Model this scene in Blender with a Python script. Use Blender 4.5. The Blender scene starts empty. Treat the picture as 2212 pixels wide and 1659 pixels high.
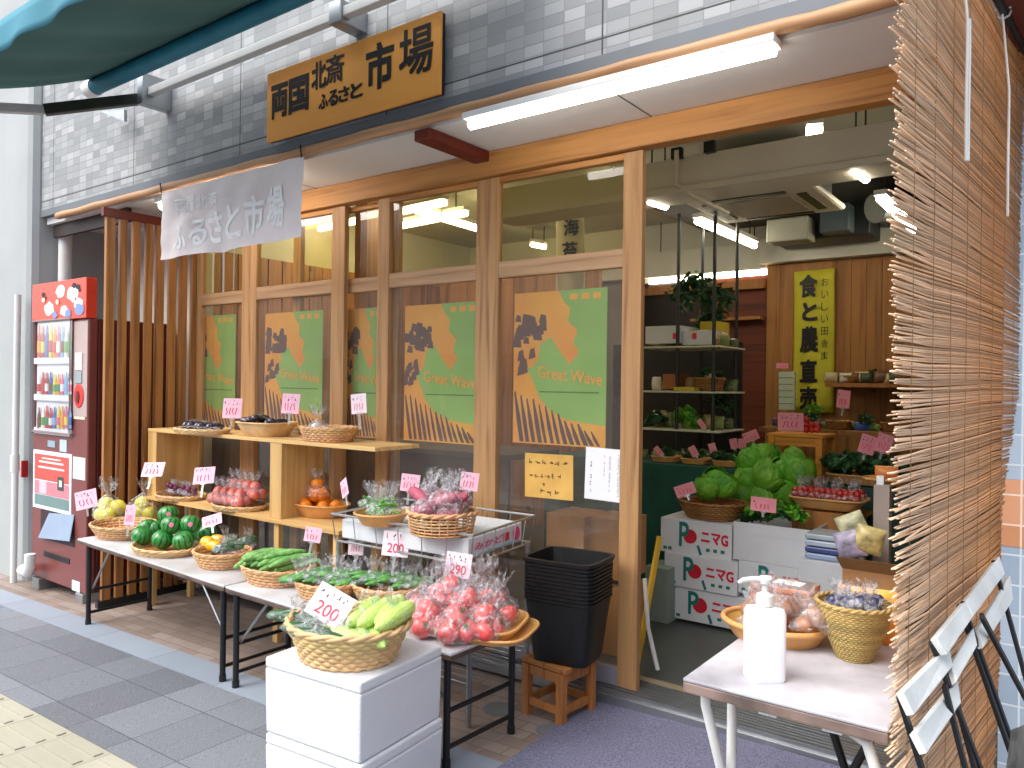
import bpy, math, random
from mathutils import Vector, Matrix, noise
rnd = random.Random(7)
PI = math.pi
sc = bpy.context.scene
C = sc.collection
# ---------------------------------------------------------------- camera, light, exposure
FPX = 1668.6; RHO = 0.013; YAW = math.radians(36.5); CAMH = 1.3
FW = Vector((-math.sin(YAW), math.cos(YAW), 0)); RT = Vector((math.cos(YAW), math.sin(YAW), 0)); UP = Vector((0, 0, 1))
cam_d = bpy.data.cameras.new('camera'); cam = bpy.data.objects.new('camera', cam_d); C.objects.link(cam)
cx_ = RT * math.cos(RHO) + UP * math.sin(RHO); cy_ = -RT * math.sin(RHO) + UP * math.cos(RHO); cz_ = -FW
cam.matrix_world = Matrix(((cx_.x, cy_.x, cz_.x, 0), (cx_.y, cy_.y, cz_.y, 0), (cx_.z, cy_.z, cz_.z, CAMH), (0, 0, 0, 1)))
cam_d.sensor_width = 36; cam_d.lens = 36 * FPX / 2212; cam_d.clip_end = 500; cam_d.clip_start = 0.05
sc.camera = cam
SUN_EL = math.radians(52); SUN_AZ = math.radians(205)      # azimuth measured clockwise from +Y
w = bpy.data.worlds.new('World'); sc.world = w; w.use_nodes = True
nt = w.node_tree; bg = nt.nodes['Background']; sky = nt.nodes.new('ShaderNodeTexSky')
sky.sky_type = 'NISHITA'; sky.sun_disc = False; sky.sun_elevation = SUN_EL; sky.sun_rotation = SUN_AZ
sky.air_density = 1.0; sky.dust_density = 3.0; sky.ozone_density = 1.0
hs_ = nt.nodes.new('ShaderNodeHueSaturation'); hs_.inputs['Saturation'].default_value = .45      # thin cloud greys the blue
nt.links.new(sky.outputs[0], hs_.inputs['Color']); nt.links.new(hs_.outputs[0], bg.inputs[0]); bg.inputs[1].default_value = 0.15
sd = bpy.data.lights.new('sun', 'SUN'); sd.energy = 0.5; sd.angle = math.radians(60); sd.color = (1, .95, .88)
sun = bpy.data.objects.new('sun', sd); C.objects.link(sun)
sdir = Vector((math.sin(SUN_AZ) * math.cos(SUN_EL), math.cos(SUN_AZ) * math.cos(SUN_EL), math.sin(SUN_EL)))
sun.rotation_euler = sdir.to_track_quat('Z', 'Y').to_euler()
sc.view_settings.view_transform = 'Standard'; sc.view_settings.look = 'None'
sc.view_settings.exposure = 1.55; sc.view_settings.gamma = 1
sc.render.engine = 'CYCLES'; sc.cycles.use_denoising = True
sc.cycles.max_bounces = 8; sc.cycles.transparent_max_bounces = 24; sc.cycles.diffuse_bounces = 4; sc.cycles.glossy_bounces = 3
sc.cycles.sample_clamp_indirect = 6

# ---------------------------------------------------------------- measuring: a point of the photograph on a real plane
def ray(u, v):
    x = (u - 1106) / FPX; d = (v - 829.5) / FPX; c = math.cos(RHO); s = math.sin(RHO)
    return FW + RT * (x * c + d * s) + UP * (x * s - d * c)
EYE = Vector((0, 0, CAMH))
def PY(u, v, Y): r = ray(u, v); return EYE + r * (Y / r.y)
def PX(u, v, X): r = ray(u, v); return EYE + r * (X / r.x)
def PZ(u, v, Z): r = ray(u, v); return EYE + r * ((Z - CAMH) / r.z)
def gz(x): return -0.06 + 0.0264 * (x + 1.5)
def PG(u, v):
    z = -.1
    for i in range(20): p = PZ(u, v, z); z = gz(p.x)
    return PZ(u, v, z)

# ---------------------------------------------------------------- materials
def lin(c):
    if isinstance(c, str):
        c = [int(c[i:i + 2], 16) / 255 for i in (0, 2, 4)]
        return tuple(((x + .055) / 1.055) ** 2.4 if x > .04045 else x / 12.92 for x in c)
    return tuple(c)
class NT:
    def __init__(s, m): s.t = m.node_tree; s.b = s.t.nodes['Principled BSDF'] if 'Principled BSDF' in s.t.nodes else None
    def n(s, typ, **k):
        x = s.t.nodes.new('ShaderNode' + typ)
        for a, b in k.items(): setattr(x, a, b)
        return x
    def l(s, a, b): s.t.links.new(a, b)
    def math(s, op, a, b=None, c=None):
        x = s.n('Math', operation=op)
        for i, q in enumerate((a, b, c)):
            if q is None: continue
            if isinstance(q, (int, float)): x.inputs[i].default_value = q
            else: s.l(q, x.inputs[i])
        return x.outputs[0]
    def mix(s, f, a, b, mode='MIX'):
        x = s.n('Mix', data_type='RGBA', blend_type=mode)
        for i, q in ((0, f), (6, a), (7, b)):
            if isinstance(q, (int, float)): x.inputs[i].default_value = q
            elif isinstance(q, (tuple, list)): x.inputs[i].default_value = (*q[:3], 1)
            else: s.l(q, x.inputs[i])
        return x.outputs[2]
    def ramp(s, f, stops):
        x = s.n('ValToRGB'); s.l(f, x.inputs[0]); e = x.color_ramp.elements
        while len(e) < len(stops): e.new(.5)
        for q, (p, c) in zip(e, stops): q.position = p; q.color = (*lin(c)[:3], 1)
        return x.outputs[0]
def mat(name, col, rough=.6, var=.12, scale=6, bump=0, bscale=40, metal=0, spec=.5, island=0, stretch=None, coat=0, emit=None, es=1, col2=None, sub=0, alpha=1, trans=0):
    m = bpy.data.materials.new(name); m.use_nodes = True; N = NT(m); b = N.b
    c = lin(col); b.inputs['Roughness'].default_value = rough; b.inputs['Metallic'].default_value = metal
    b.inputs['Specular IOR Level'].default_value = spec; b.inputs['Coat Weight'].default_value = coat; b.inputs['Coat Roughness'].default_value = .12
    tc = N.n('TexCoord'); src = tc.outputs['Object']
    if stretch:
        mp = N.n('Mapping'); mp.inputs['Scale'].default_value = stretch; N.l(src, mp.inputs[0]); src = mp.outputs[0]
    out = None
    nz = N.n('TexNoise'); nz.inputs['Scale'].default_value = scale; nz.inputs['Detail'].default_value = 5; N.l(src, nz.inputs[0])
    c2 = lin(col2) if col2 else tuple(x * (1 - 2.2 * var) for x in c)
    out = N.ramp(nz.outputs[0], [(.3, c2), (.68, tuple(min(1, x * (1 + var)) for x in c))])
    if island:
        g = N.n('NewGeometry'); hv = N.n('HueSaturation'); N.l(out, hv.inputs['Color'])
        N.l(N.math('MULTIPLY_ADD', g.outputs['Random Per Island'], island * 2, 1 - island), hv.inputs['Value'])
        wn = N.n('TexWhiteNoise', noise_dimensions='1D'); N.l(g.outputs['Random Per Island'], wn.inputs['W'])
        N.l(N.math('MULTIPLY_ADD', wn.outputs[0], .03, .485), hv.inputs['Hue']); out = hv.outputs[0]
    N.l(out, b.inputs['Base Color'])
    if bump:
        n2 = N.n('TexNoise'); n2.inputs['Scale'].default_value = bscale; n2.inputs['Detail'].default_value = 4; N.l(src, n2.inputs[0])
        bp = N.n('Bump'); bp.inputs['Strength'].default_value = bump; bp.inputs['Distance'].default_value = .01
        N.l(n2.outputs[0], bp.inputs['Height']); N.l(bp.outputs[0], b.inputs['Normal'])
    if emit: b.inputs['Emission Color'].default_value = (*lin(emit), 1); b.inputs['Emission Strength'].default_value = es
    if sub: b.inputs['Subsurface Weight'].default_value = sub; b.inputs['Subsurface Scale'].default_value = .01
    if trans: b.inputs['Transmission Weight'].default_value = trans
    b.inputs['Alpha'].default_value = alpha
    return m
def wood(name, col, dark, axis='x', rough=.55, sc_=1.0, coat=0, knots=False):
    """streaky grain running along one axis, plus wear"""
    m = bpy.data.materials.new(name); m.use_nodes = True; N = NT(m); b = N.b
    tc = N.n('TexCoord'); mp = N.n('Mapping'); s = {'x': (1.2, 26, 26), 'y': (26, 1.2, 26), 'z': (26, 26, 1.2)}[axis]
    mp.inputs['Scale'].default_value = [q * sc_ for q in s]; N.l(tc.outputs['Object'], mp.inputs[0])
    nz = N.n('TexNoise'); nz.inputs['Scale'].default_value = 1.6; nz.inputs['Detail'].default_value = 6; nz.inputs['Distortion'].default_value = .6; N.l(mp.outputs[0], nz.inputs[0])
    n2 = N.n('TexNoise'); n2.inputs['Scale'].default_value = 2.3; N.l(tc.outputs['Object'], n2.inputs[0])
    o = N.ramp(nz.outputs[0], [(.3, dark), (.5, col), (.75, tuple(min(1, x * 1.25) for x in lin(col)))])
    o = N.mix(N.math('MULTIPLY', n2.outputs[0], .45), o, tuple(x * .75 for x in lin(col)))
    if knots:
        vo = N.n('TexVoronoi'); vo.inputs['Scale'].default_value = 3.2; N.l(tc.outputs['Object'], vo.inputs[0])
        kk = N.math('LESS_THAN', vo.outputs[0], .085); o = N.mix(N.math('MULTIPLY', kk, .7), o, tuple(x * .35 for x in lin(dark)))
    g = N.n('NewGeometry'); hv = N.n('HueSaturation'); N.l(o, hv.inputs['Color'])
    N.l(N.math('MULTIPLY_ADD', g.outputs['Random Per Island'], .22, .88), hv.inputs['Value'])
    N.l(hv.outputs[0], b.inputs['Base Color']); b.inputs['Roughness'].default_value = rough; b.inputs['Coat Weight'].default_value = coat
    bp = N.n('Bump'); bp.inputs['Strength'].default_value = .25; bp.inputs['Distance'].default_value = .003; N.l(nz.outputs[0], bp.inputs['Height']); N.l(bp.outputs[0], b.inputs['Normal'])
    return m
def tiles(name, axes, size, grout, cols, gcol, rough=.5, bumpd=.002, panel=None, var=.12, stagger=0, speck=None):
    m = bpy.data.materials.new(name); m.use_nodes = True; N = NT(m); b = N.b
    tc = N.n('TexCoord'); sx = N.n('SeparateXYZ'); N.l(tc.outputs['Object'], sx.inputs[0])
    A = sx.outputs['XYZ'.index(axes[0])]; B = sx.outputs['XYZ'.index(axes[1])]
    v = N.math('DIVIDE', N.math('ADD', B, 50), size[1]); iv = N.math('FLOOR', v)
    u = N.math('DIVIDE', N.math('ADD', A, 50), size[0])
    if stagger: u = N.math('ADD', u, N.math('MULTIPLY', N.math('MODULO', iv, 2), stagger))
    iu = N.math('FLOOR', u); fu = N.math('SUBTRACT', u, iu); fv = N.math('SUBTRACT', v, iv)
    cb = N.n('CombineXYZ'); N.l(iu, cb.inputs[0]); N.l(iv, cb.inputs[1])
    wn = N.n('TexWhiteNoise', noise_dimensions='2D'); N.l(cb.outputs[0], wn.inputs['Vector'])
    colr = N.ramp(wn.outputs[0], cols)
    nz = N.n('TexNoise'); nz.inputs['Scale'].default_value = 5; nz.inputs['Detail'].default_value = 6; N.l(tc.outputs['Object'], nz.inputs[0])
    colr = N.mix(N.math('MULTIPLY', nz.outputs[0], var * 3), colr, (.12, .115, .11), 'MIX')
    if speck:
        n3 = N.n('TexNoise'); n3.inputs['Scale'].default_value = speck; n3.inputs['Detail'].default_value = 2; N.l(tc.outputs['Object'], n3.inputs[0])
        colr = N.mix(N.ramp(n3.outputs[0], [(.35, (0, 0, 0)), (.75, (1, 1, 1))]), N.mix(.22, colr, (.03, .035, .045)), N.mix(.22, colr, (.6, .6, .64)))
    def edge(f, g, s): return N.math('MAXIMUM', N.math('LESS_THAN', f, g / s), N.math('GREATER_THAN', f, 1 - g / s))
    gm = N.math('MAXIMUM', edge(fu, grout / 2, size[0]), edge(fv, grout / 2, size[1]))
    out = N.mix(gm, colr, lin(gcol))
    if panel:
        pu = N.math('DIVIDE', N.math('ADD', A, 50.3), panel[0]); pf = N.math('SUBTRACT', pu, N.math('FLOOR', pu))
        pj = N.math('LESS_THAN', pf, panel[1] / panel[0])
        if len(panel) > 2: pj = N.math('MAXIMUM', pj, N.math('LESS_THAN', N.math('ABSOLUTE', N.math('SUBTRACT', B, panel[2])), panel[1] / 2))
        out = N.mix(pj, out, (.05, .055, .06)); gm = N.math('MAXIMUM', gm, pj)
    N.l(out, b.inputs['Base Color']); b.inputs['Roughness'].default_value = rough
    bp = N.n('Bump'); bp.inputs['Strength'].default_value = .8; bp.inputs['Distance'].default_value = bumpd
    N.l(N.math('SUBTRACT', N.math('MULTIPLY', nz.outputs[0], .4), gm), bp.inputs['Height']); N.l(bp.outputs[0], b.inputs['Normal'])
    return m
def glassy(name, tint=(.97, .98, .98), refl=.06, haze=0, hz=(.8, .8, .8), rough=.03, wob=0, wscale=8, boost=1.0):
    """thin see-through sheet: tinted transparency, mirror-like reflection growing at grazing angles, a little haze"""
    m = bpy.data.materials.new(name); m.use_nodes = True; N = NT(m); N.t.nodes.remove(N.b); out = N.t.nodes['Material Output']
    tr = N.n('BsdfTransparent'); tr.inputs[0].default_value = (*tint, 1); gl = N.n('BsdfGlossy'); gl.inputs['Roughness'].default_value = rough
    lw = N.n('LayerWeight'); lw.inputs[0].default_value = .5
    f = N.math('MINIMUM', N.math('MULTIPLY_ADD', N.math('POWER', lw.outputs['Facing'], 3), boost, refl), 1.0)
    if wob:
        tc = N.n('TexCoord'); nz = N.n('TexNoise'); nz.inputs['Scale'].default_value = wscale; nz.inputs['Detail'].default_value = 3; N.l(tc.outputs['Object'], nz.inputs[0])
        bp = N.n('Bump'); bp.inputs['Strength'].default_value = wob; bp.inputs['Distance'].default_value = .02; N.l(nz.outputs[0], bp.inputs['Height'])
        N.l(bp.outputs[0], gl.inputs['Normal']); N.l(bp.outputs[0], lw.inputs['Normal'])
    mx = N.n('MixShader'); N.l(f, mx.inputs[0]); N.l(tr.outputs[0], mx.inputs[1]); N.l(gl.outputs[0], mx.inputs[2]); last = mx.outputs[0]
    if haze:
        df = N.n('BsdfDiffuse'); df.inputs[0].default_value = (*hz, 1); m2 = N.n('MixShader'); m2.inputs[0].default_value = haze
        N.l(last, m2.inputs[1]); N.l(df.outputs[0], m2.inputs[2]); last = m2.outputs[0]
    N.l(last, out.inputs[0]); return m
def film(name='crinkled_film'):
    """clear crinkled bag plastic: mostly transparent, streaks of white sheen"""
    m = bpy.data.materials.new(name); m.use_nodes = True; N = NT(m); N.t.nodes.remove(N.b); out = N.t.nodes['Material Output']
    tc = N.n('TexCoord'); nz = N.n('TexNoise'); nz.inputs['Scale'].default_value = 30; nz.inputs['Detail'].default_value = 3; nz.inputs['Distortion'].default_value = 1.2; N.l(tc.outputs['Object'], nz.inputs[0])
    bp = N.n('Bump'); bp.inputs['Strength'].default_value = 1; bp.inputs['Distance'].default_value = .02; N.l(nz.outputs[0], bp.inputs['Height'])
    tr = N.n('BsdfTransparent'); tr.inputs[0].default_value = (.97, .97, .98, 1); gl = N.n('BsdfGlossy'); gl.inputs['Roughness'].default_value = .22; N.l(bp.outputs[0], gl.inputs['Normal'])
    tl = N.n('BsdfDiffuse'); tl.inputs[0].default_value = (.85, .87, .9, 1); N.l(bp.outputs[0], tl.inputs['Normal'])
    lw = N.n('LayerWeight'); lw.inputs[0].default_value = .3; N.l(bp.outputs[0], lw.inputs['Normal'])
    a = N.n('MixShader'); N.l(N.math('MULTIPLY_ADD', lw.outputs['Facing'], .3, .03), a.inputs[0]); N.l(tr.outputs[0], a.inputs[1]); N.l(gl.outputs[0], a.inputs[2])
    n2 = N.n('TexNoise'); n2.inputs['Scale'].default_value = 42; n2.inputs['Detail'].default_value = 2; N.l(tc.outputs['Object'], n2.inputs[0])
    hz = N.n('MapRange'); N.l(n2.outputs[0], hz.inputs[0]); hz.inputs[1].default_value = .5; hz.inputs[2].default_value = .8; hz.inputs[3].default_value = .06; hz.inputs[4].default_value = .6
    b = N.n('MixShader'); N.l(hz.outputs[0], b.inputs[0]); N.l(a.outputs[0], b.inputs[1]); N.l(tl.outputs[0], b.inputs[2]); N.l(b.outputs[0], out.inputs[0])
    return m

# ---------------------------------------------------------------- mesh builder
class MB:
    def __init__(s): s.v = []; s.f = []
    def add(s, vs, fs):
        k = len(s.v); s.v += [Vector(q) for q in vs]; s.f += [tuple(i + k for i in q) for q in fs]; return s
    def box(s, x0, x1, y0, y1, z0, z1):
        return s.add([(x, y, z) for x in (x0, x1) for y in (y0, y1) for z in (z0, z1)], [(0, 1, 3, 2), (4, 6, 7, 5), (0, 4, 5, 1), (2, 3, 7, 6), (0, 2, 6, 4), (1, 5, 7, 3)])
    def obox(s, c, ex, ey, ez):
        c = Vector(c); ex, ey, ez = Vector(ex), Vector(ey), Vector(ez)
        return s.add([c + ex * a + ey * b + ez * d for a in (-.5, .5) for b in (-.5, .5) for d in (-.5, .5)], [(0, 1, 3, 2), (4, 6, 7, 5), (0, 4, 5, 1), (2, 3, 7, 6), (0, 2, 6, 4), (1, 5, 7, 3)])
    def slab(s, pts, t):
        """polygon pts (ccw) given thickness vector t"""
        n = len(pts); t = Vector(t); P = [Vector(p) for p in pts]
        return s.add(P + [p + t for p in P], [tuple(range(n))[::-1], tuple(range(n, 2 * n))] + [(i, (i + 1) % n, n + (i + 1) % n, n + i) for i in range(n)])
    def bar(s, a, b, w, h, up=(0, 0, 1)):
        a, b = Vector(a), Vector(b); d = b - a; x = d.cross(Vector(up)).normalized(); y = x.cross(d).normalized()
        return s.obox((a + b) / 2, d, x * w, y * h)
    def tube(s, pts, r, n=8, cap=True, closed=False):
        pts = [Vector(p) for p in pts]; m = len(pts); k = len(s.v); up = None
        for i, p in enumerate(pts):
            if closed: t = (pts[(i + 1) % m] - pts[i - 1]).normalized()
            else: t = (pts[min(i + 1, m - 1)] - pts[max(i - 1, 0)]).normalized()
            if up is None: up = Vector((0, 0, 1)) if abs(t.z) < .9 else Vector((1, 0, 0))
            x = t.cross(up)
            if x.length < 1e-4: x = t.cross(Vector((.3, 1, .2)))
            x.normalize(); y = x.cross(t).normalized(); up = y
            rr = r[i] if isinstance(r, (list, tuple)) else r
            for j in range(n): a = 2 * PI * j / n; s.v.append(p + (x * math.cos(a) + y * math.sin(a)) * rr)
        for i in range(m if closed else m - 1):
            for j in range(n):
                a = k + i * n + j; b = k + i * n + (j + 1) % n; c = k + ((i + 1) % m) * n + (j + 1) % n; d = k + ((i + 1) % m) * n + j; s.f.append((a, d, c, b))
        if cap and not closed: s.f.append(tuple(k + j for j in range(n))); s.f.append(tuple(k + (m - 1) * n + j for j in range(n))[::-1])
        return s
    def lathe(s, prof, n=24, c=(0, 0, 0), sx=1, sy=1, fn=None, power=2, rot=0):
        k = len(s.v); c = Vector(c)
        for i, (r, z) in enumerate(prof):
            for j in range(n):
                a = 2 * PI * j / n; ca, sa = math.cos(a), math.sin(a)
                q = (abs(ca) ** power + abs(sa) ** power) ** (-1 / power)
                rr = r * q
                if fn: rr, zz = fn(rr, z, a, i)
                else: zz = z
                x, y = rr * ca * sx, rr * sa * sy
                s.v.append(c + Vector((x * math.cos(rot) - y * math.sin(rot), x * math.sin(rot) + y * math.cos(rot), zz)))
        for i in range(len(prof) - 1):
            for j in range(n): s.f.append((k + i * n + j, k + i * n + (j + 1) % n, k + (i + 1) * n + (j + 1) % n, k + (i + 1) * n + j))
        return s
    def ball(s, c=(0, 0, 0), rx=1, ry=None, rz=None, n=16, m=10, fn=None):
        ry = rx if ry is None else ry; rz = rx if rz is None else rz; k = len(s.v); c = Vector(c)
        for i in range(m + 1):
            th = PI * i / m
            for j in range(n):
                a = 2 * PI * j / n; d = Vector((math.sin(th) * math.cos(a), math.sin(th) * math.sin(a), -math.cos(th)))
                q = fn(d) if fn else 1
                s.v.append(c + Vector((d.x * rx, d.y * ry, d.z * rz)) * q)
        for i in range(m):
            for j in range(n): s.f.append((k + i * n + j, k + i * n + (j + 1) % n, k + (i + 1) * n + (j + 1) % n, k + (i + 1) * n + j))
        return s
    def grid(s, nu, nv, fn):
        k = len(s.v)
        for i in range(nu + 1):
            for j in range(nv + 1): s.v.append(Vector(fn(i / nu, j / nv)))
        for i in range(nu):
            for j in range(nv): a = k + i * (nv + 1) + j; s.f.append((a, a + nv + 1, a + nv + 2, a + 1))
        return s
    def xf(s, M): s.v = [M @ q for q in s.v]; return s
    def build(s, name, m, parent=None, label=None, smooth=False, bevel=0, off=None, kind=None, solid=0, group=None, cat=None, angle=40):
        q_ = parent
        while q_ is not None and not q_.get('_w'): q_ = q_.parent
        o_ = Vector(off) if off is not None else (Vector(q_['_w']) if q_ is not None else Vector((0, 0, 0)))
        me = bpy.data.meshes.new(name); me.from_pydata([q - o_ for q in s.v], [], s.f); me.validate(); me.update()
        if smooth:
            me.shade_smooth()
            if angle: me.set_sharp_from_angle(angle=math.radians(angle))
        if m: me.materials.append(m)
        o = bpy.data.objects.new(name, me); C.objects.link(o)
        if parent: o.parent = parent
        if bevel:
            b = o.modifiers.new('bevel', 'BEVEL'); b.width = bevel; b.segments = 2; b.limit_method = 'ANGLE'
        if solid: q = o.modifiers.new('solid', 'SOLIDIFY'); q.thickness = solid; q.offset = 0
        tag(o, label, cat, group, kind)
        return o
def tag(o, label=None, cat=None, group=None, kind=None):
    if label: o['label'] = label
    if cat: o['category'] = cat
    if group: o['group'] = group
    if kind: o['kind'] = kind
    return o
def thing(name, label, cat, group=None, loc=(0, 0, 0), rz=0, world=False):
    """an Empty at a thing's base. world=True: its parts are given in world coordinates"""
    o = bpy.data.objects.new(name, None); C.objects.link(o); o.empty_display_size = .05
    o.location = loc; o.rotation_euler = (0, 0, rz)
    if world: o['_w'] = tuple(loc)
    return tag(o, label, cat, group)
KIDS = {}
def clone(o, loc=None, rot=None, label=None, group=None, scale=None, parent=None):
    def rec(a, par):
        c = a.copy(); C.objects.link(c)
        c.parent = par
        for ch in [x for x in a.children]: rec(ch, c)
        return c
    r = rec(o, parent)
    if loc is not None: r.location = loc
    if rot is not None: r.rotation_euler = rot
    if scale is not None: r.scale = scale if hasattr(scale, '__len__') else (scale,) * 3
    if label: r['label'] = label
    if group: r['group'] = group
    return r
_txt = {}
def text_mesh(s, bold=.012, vertical=False, spacing=1.0):
    key = (s, bold, vertical)
    if key in _txt: return _txt[key]
    vs, fs = [], []; y0 = 0
    for part in ([q for q in s] if vertical else [s]):
        cu = bpy.data.curves.new('t', 'FONT'); cu.body = part; cu.offset = bold; cu.resolution_u = 3; cu.space_character = spacing
        o = bpy.data.objects.new('t', cu); C.objects.link(o); dg = bpy.context.evaluated_depsgraph_get()
        me = bpy.data.meshes.new_from_object(o.evaluated_get(dg)); k = len(vs)
        vs += [Vector((q.co.x, q.co.y + y0, 0)) for q in me.vertices]; fs += [tuple(i + k for i in p.vertices) for p in me.polygons]
        bpy.data.objects.remove(o); bpy.data.meshes.remove(me); y0 -= 1.0
    xs = [q.x for q in vs]; ys = [q.y for q in vs]
    lo = Vector((min(xs), min(ys), 0)); sz = (max(xs) - lo.x, max(ys) - lo.y)
    vs = [Vector(((q.x - lo.x) / sz[0], (q.y - lo.y) / sz[1], 0)) for q in vs]
    _txt[key] = (vs, fs, sz); return _txt[key]
def text(mb, s, origin, ex, ey, lift=None, **k):
    """letters stretched into the parallelogram origin + ex + ey, lifted off the surface"""
    b = k.pop('bold', .012); vs, fs, sz = text_mesh(s, bold=0, **k); o = Vector(origin); ex, ey = Vector(ex), Vector(ey); nn = ex.cross(ey).normalized(); l = (lift if lift is not None else .002)
    for i, (dx, dy) in enumerate(((0, 0), (-1, -1), (1, 1), (-1, 1), (1, -1)) if b > .005 else ((0, 0),)):
        mb.add([o + ex * (q.x + dx * b / sz[0] * .8) + ey * (q.y + dy * b / sz[1] * .8) + nn * (l + i * .00012) for q in vs], fs)
    return mb
def lerp(a, b, t): return a + (b - a) * t
# ---------------------------------------------------------------- materials in use
M = {}
M['cedar'] = wood('cedar_x', 'bc8444', '8c5622', 'x', sc_=.8)
M['cedar_z'] = wood('cedar_z', 'b98d5c', '8e6136', 'z', sc_=.8)
M['cedar_hx'] = wood('cedar_weathered_x', 'c09a72', '98704a', 'x', sc_=.8)
M['pole'] = wood('pole', 'b98e64', '92663e', 'x', sc_=.5)
M['slatwood'] = wood('slat_wood', 'a9713a', '5e3512', 'z', sc_=.6, knots=True)
M['redbrown'] = mat('red_brown_paint', '6a2414', .5, .1)
M['board_z'] = wood('wall_board_z', 'a87238', '784818', 'z', sc_=.5, knots=True)
M['redboard'] = wood('red_board', '6e2f16', '3f160a', 'x', sc_=.6)
M['shelfwood'] = wood('shelf_ply', 'e0b878', 'c2904e', 'x', .5, sc_=.4)
M['shelfwood_z'] = wood('shelf_ply_z', 'd9b070', 'b98844', 'z', .5, sc_=.4)
M['stoolwood'] = wood('stool_wood', 'b0723a', '7e4518', 'z', .5, sc_=.7)
M['signwood'] = wood('sign_wood', 'f0a548', 'de8c30', 'x', .55, sc_=.12)
M['white'] = mat('white_paint', 'dfe0dc', .5, .04, 3)
M['plaster'] = mat('wall_plaster', 'a4a8a8', .75, .06, 1.6, bump=.15, bscale=60)
M['plaster_g'] = mat('alcove_plaster', 'c6c4bc', .8, .07, 2)
M['ceil'] = mat('ceiling_board', 'd9d9d6', .7, .025, 1.2)
M['cream'] = mat('cream_duct', 'e9e3cc', .55, .04, 2)
M['inwall'] = mat('inner_wall', 'cac8b8', .75, .05, 1.5)
M['floor'] = mat('floor_vinyl', '4d524e', .35, .12, 2.5)
M['metal'] = mat('aluminium', 'a7abad', .35, .06, 8, metal=.85)
M['steel'] = mat('bright_wire', 'c2c4c6', .28, .04, 8, metal=.9)
M['dmetal'] = mat('dark_metal', '3d4038', .45, .1, 8, metal=.5)
M['black'] = mat('black_paint', '15171b', .38, .15, 10)
M['blackpl'] = mat('black_plastic', '08090c', .5, .2, 12)
M['navyleg'] = mat('leg_paint', '101318', .5, .15, 10)
M['stripgrey'] = mat('metal_flashing', '6e7479', .65, .05, 3, metal=.3)
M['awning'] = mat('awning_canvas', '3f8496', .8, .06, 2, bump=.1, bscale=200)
M['canvas_shaded'] = mat('awning_canvas_shaded', '3a6a68', .85, .12, 1.5, bump=.1, bscale=150)  # same canvas as the valance; underside shade put into its darker colour
M['tealroll'] = mat('teal_roller', '0e6f85', .6, .1, 5)
M['ink'] = mat('black_ink', '0a0a0a', .5, .05)
M['redink'] = mat('red_ink', 'd83450', .6, .05)
M['pinkcard'] = mat('pink_card', 'f5c0d2', .7, .04, 6)
M['palecard'] = mat('pale_pink_card', 'f7e2e9', .7, .04, 6)
M['paper'] = mat('white_paper', 'eef0f2', .75, .02, 6)
M['orpaper'] = mat('orange_paper', 'dfb05a', .8, .08, 8)
M['clip'] = glassy('clear_clip', (.93, .94, .95), .12, haze=.25)
M['film'] = film()
M['foam'] = mat('foam_box', 'd2d6da', .6, .015, 2, bump=.25, bscale=120)
M['tabletop'] = mat('table_laminate', 'ccd2d8', .4, .08, 3, col2='a8a6a2')
M['tableedge'] = mat('table_edge', '5d4a40', .5, .3, 9)
M['wicker'] = mat('wicker', 'd6aa74', .5, .12, 14, island=.22)
M['wicker2'] = mat('wicker_pale', 'd9b880', .5, .1, 14, island=.16)
M['wickerd'] = mat('wicker_dark', '9a6c34', .5, .12, 14, island=.22)
M['bamboo'] = mat('bamboo_tray', 'd0a05c', .4, .1, 10, island=.1)
M['lightE'] = mat('tube_lamp', 'ffffff', .5, 0, emit='fff6ec', es=6)
M['lampE'] = mat('shop_lamp', 'ffffff', .5, 0, emit='fff3dc', es=7.5)
M['glassY'] = glassy('door_glass', (.93, .86, .5), .03, haze=.03, hz=(.5, .48, .4), wob=.03, wscale=3, boost=.8)
M['glassC'] = glassy('door_glass_lower', (.95, .9, .72), .05, haze=.1, hz=(.5, .45, .4), wob=.04, wscale=3, boost=1.0)
M['asphalt'] = mat('asphalt', '808286', .9, .15, 30, bump=.3, bscale=200)
M['fascia'] = tiles('mosaic_tile', 'XZ', (.094, .047), .0035, [(0, '868a8b'), (.35, '909394'), (.6, '989b9c'), (.85, 'a2a5a6'), (1, 'aeb0b1')], '868989', .75, panel=(1.13, .007, 2.585), var=.05)
M['pave'] = tiles('pavement_slab', 'XY', (.32, .305), .004, [(0, '50565e'), (.25, '62686f'), (.6, '6e747b'), (1, '7b8189')], '494e55', .7, speck=230, var=.08)
M['kerb'] = tiles('kerb_stone', 'XY', (.6, .5), .006, [(0, '88929e'), (1, '98a2ae')], '6b7480', .7, var=.07)
M['terr'] = tiles('terrace_tile', 'XY', (.145, .072), .005, [(0, '87766a'), (.5, '968478'), (1, 'a3938a')], '74675e', .6, stagger=.5, var=.12)
M['tact'] = tiles('tactile_slab', 'XY', (.3, .299069), .006, [(0, 'a8a591'), (1, 'b3b09d')], '8f8c76', .7, var=.08)
M['bluetile'] = tiles('blue_tile', 'XZ', (.098, .098), .006, [(0, '8494a4'), (1, '96a4b2')], 'b4bcc2', .3, var=.03)
M['brickband'] = tiles('brick_band', 'XZ', (.098, .098), .006, [(0, 'b0764f'), (1, 'c08a66')], 'cdb6a4', .4, var=.06)
M['vend'] = mat('vending_brown', '7a3d38', .38, .05, 3, coat=.2)
M['vendside'] = mat('vending_side', '4d1717', .4, .08, 3)
M['mat'] = mat('purple_mat', '84849e', .95, .1, 170, bump=.9, bscale=260, col2='54566e')
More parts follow.
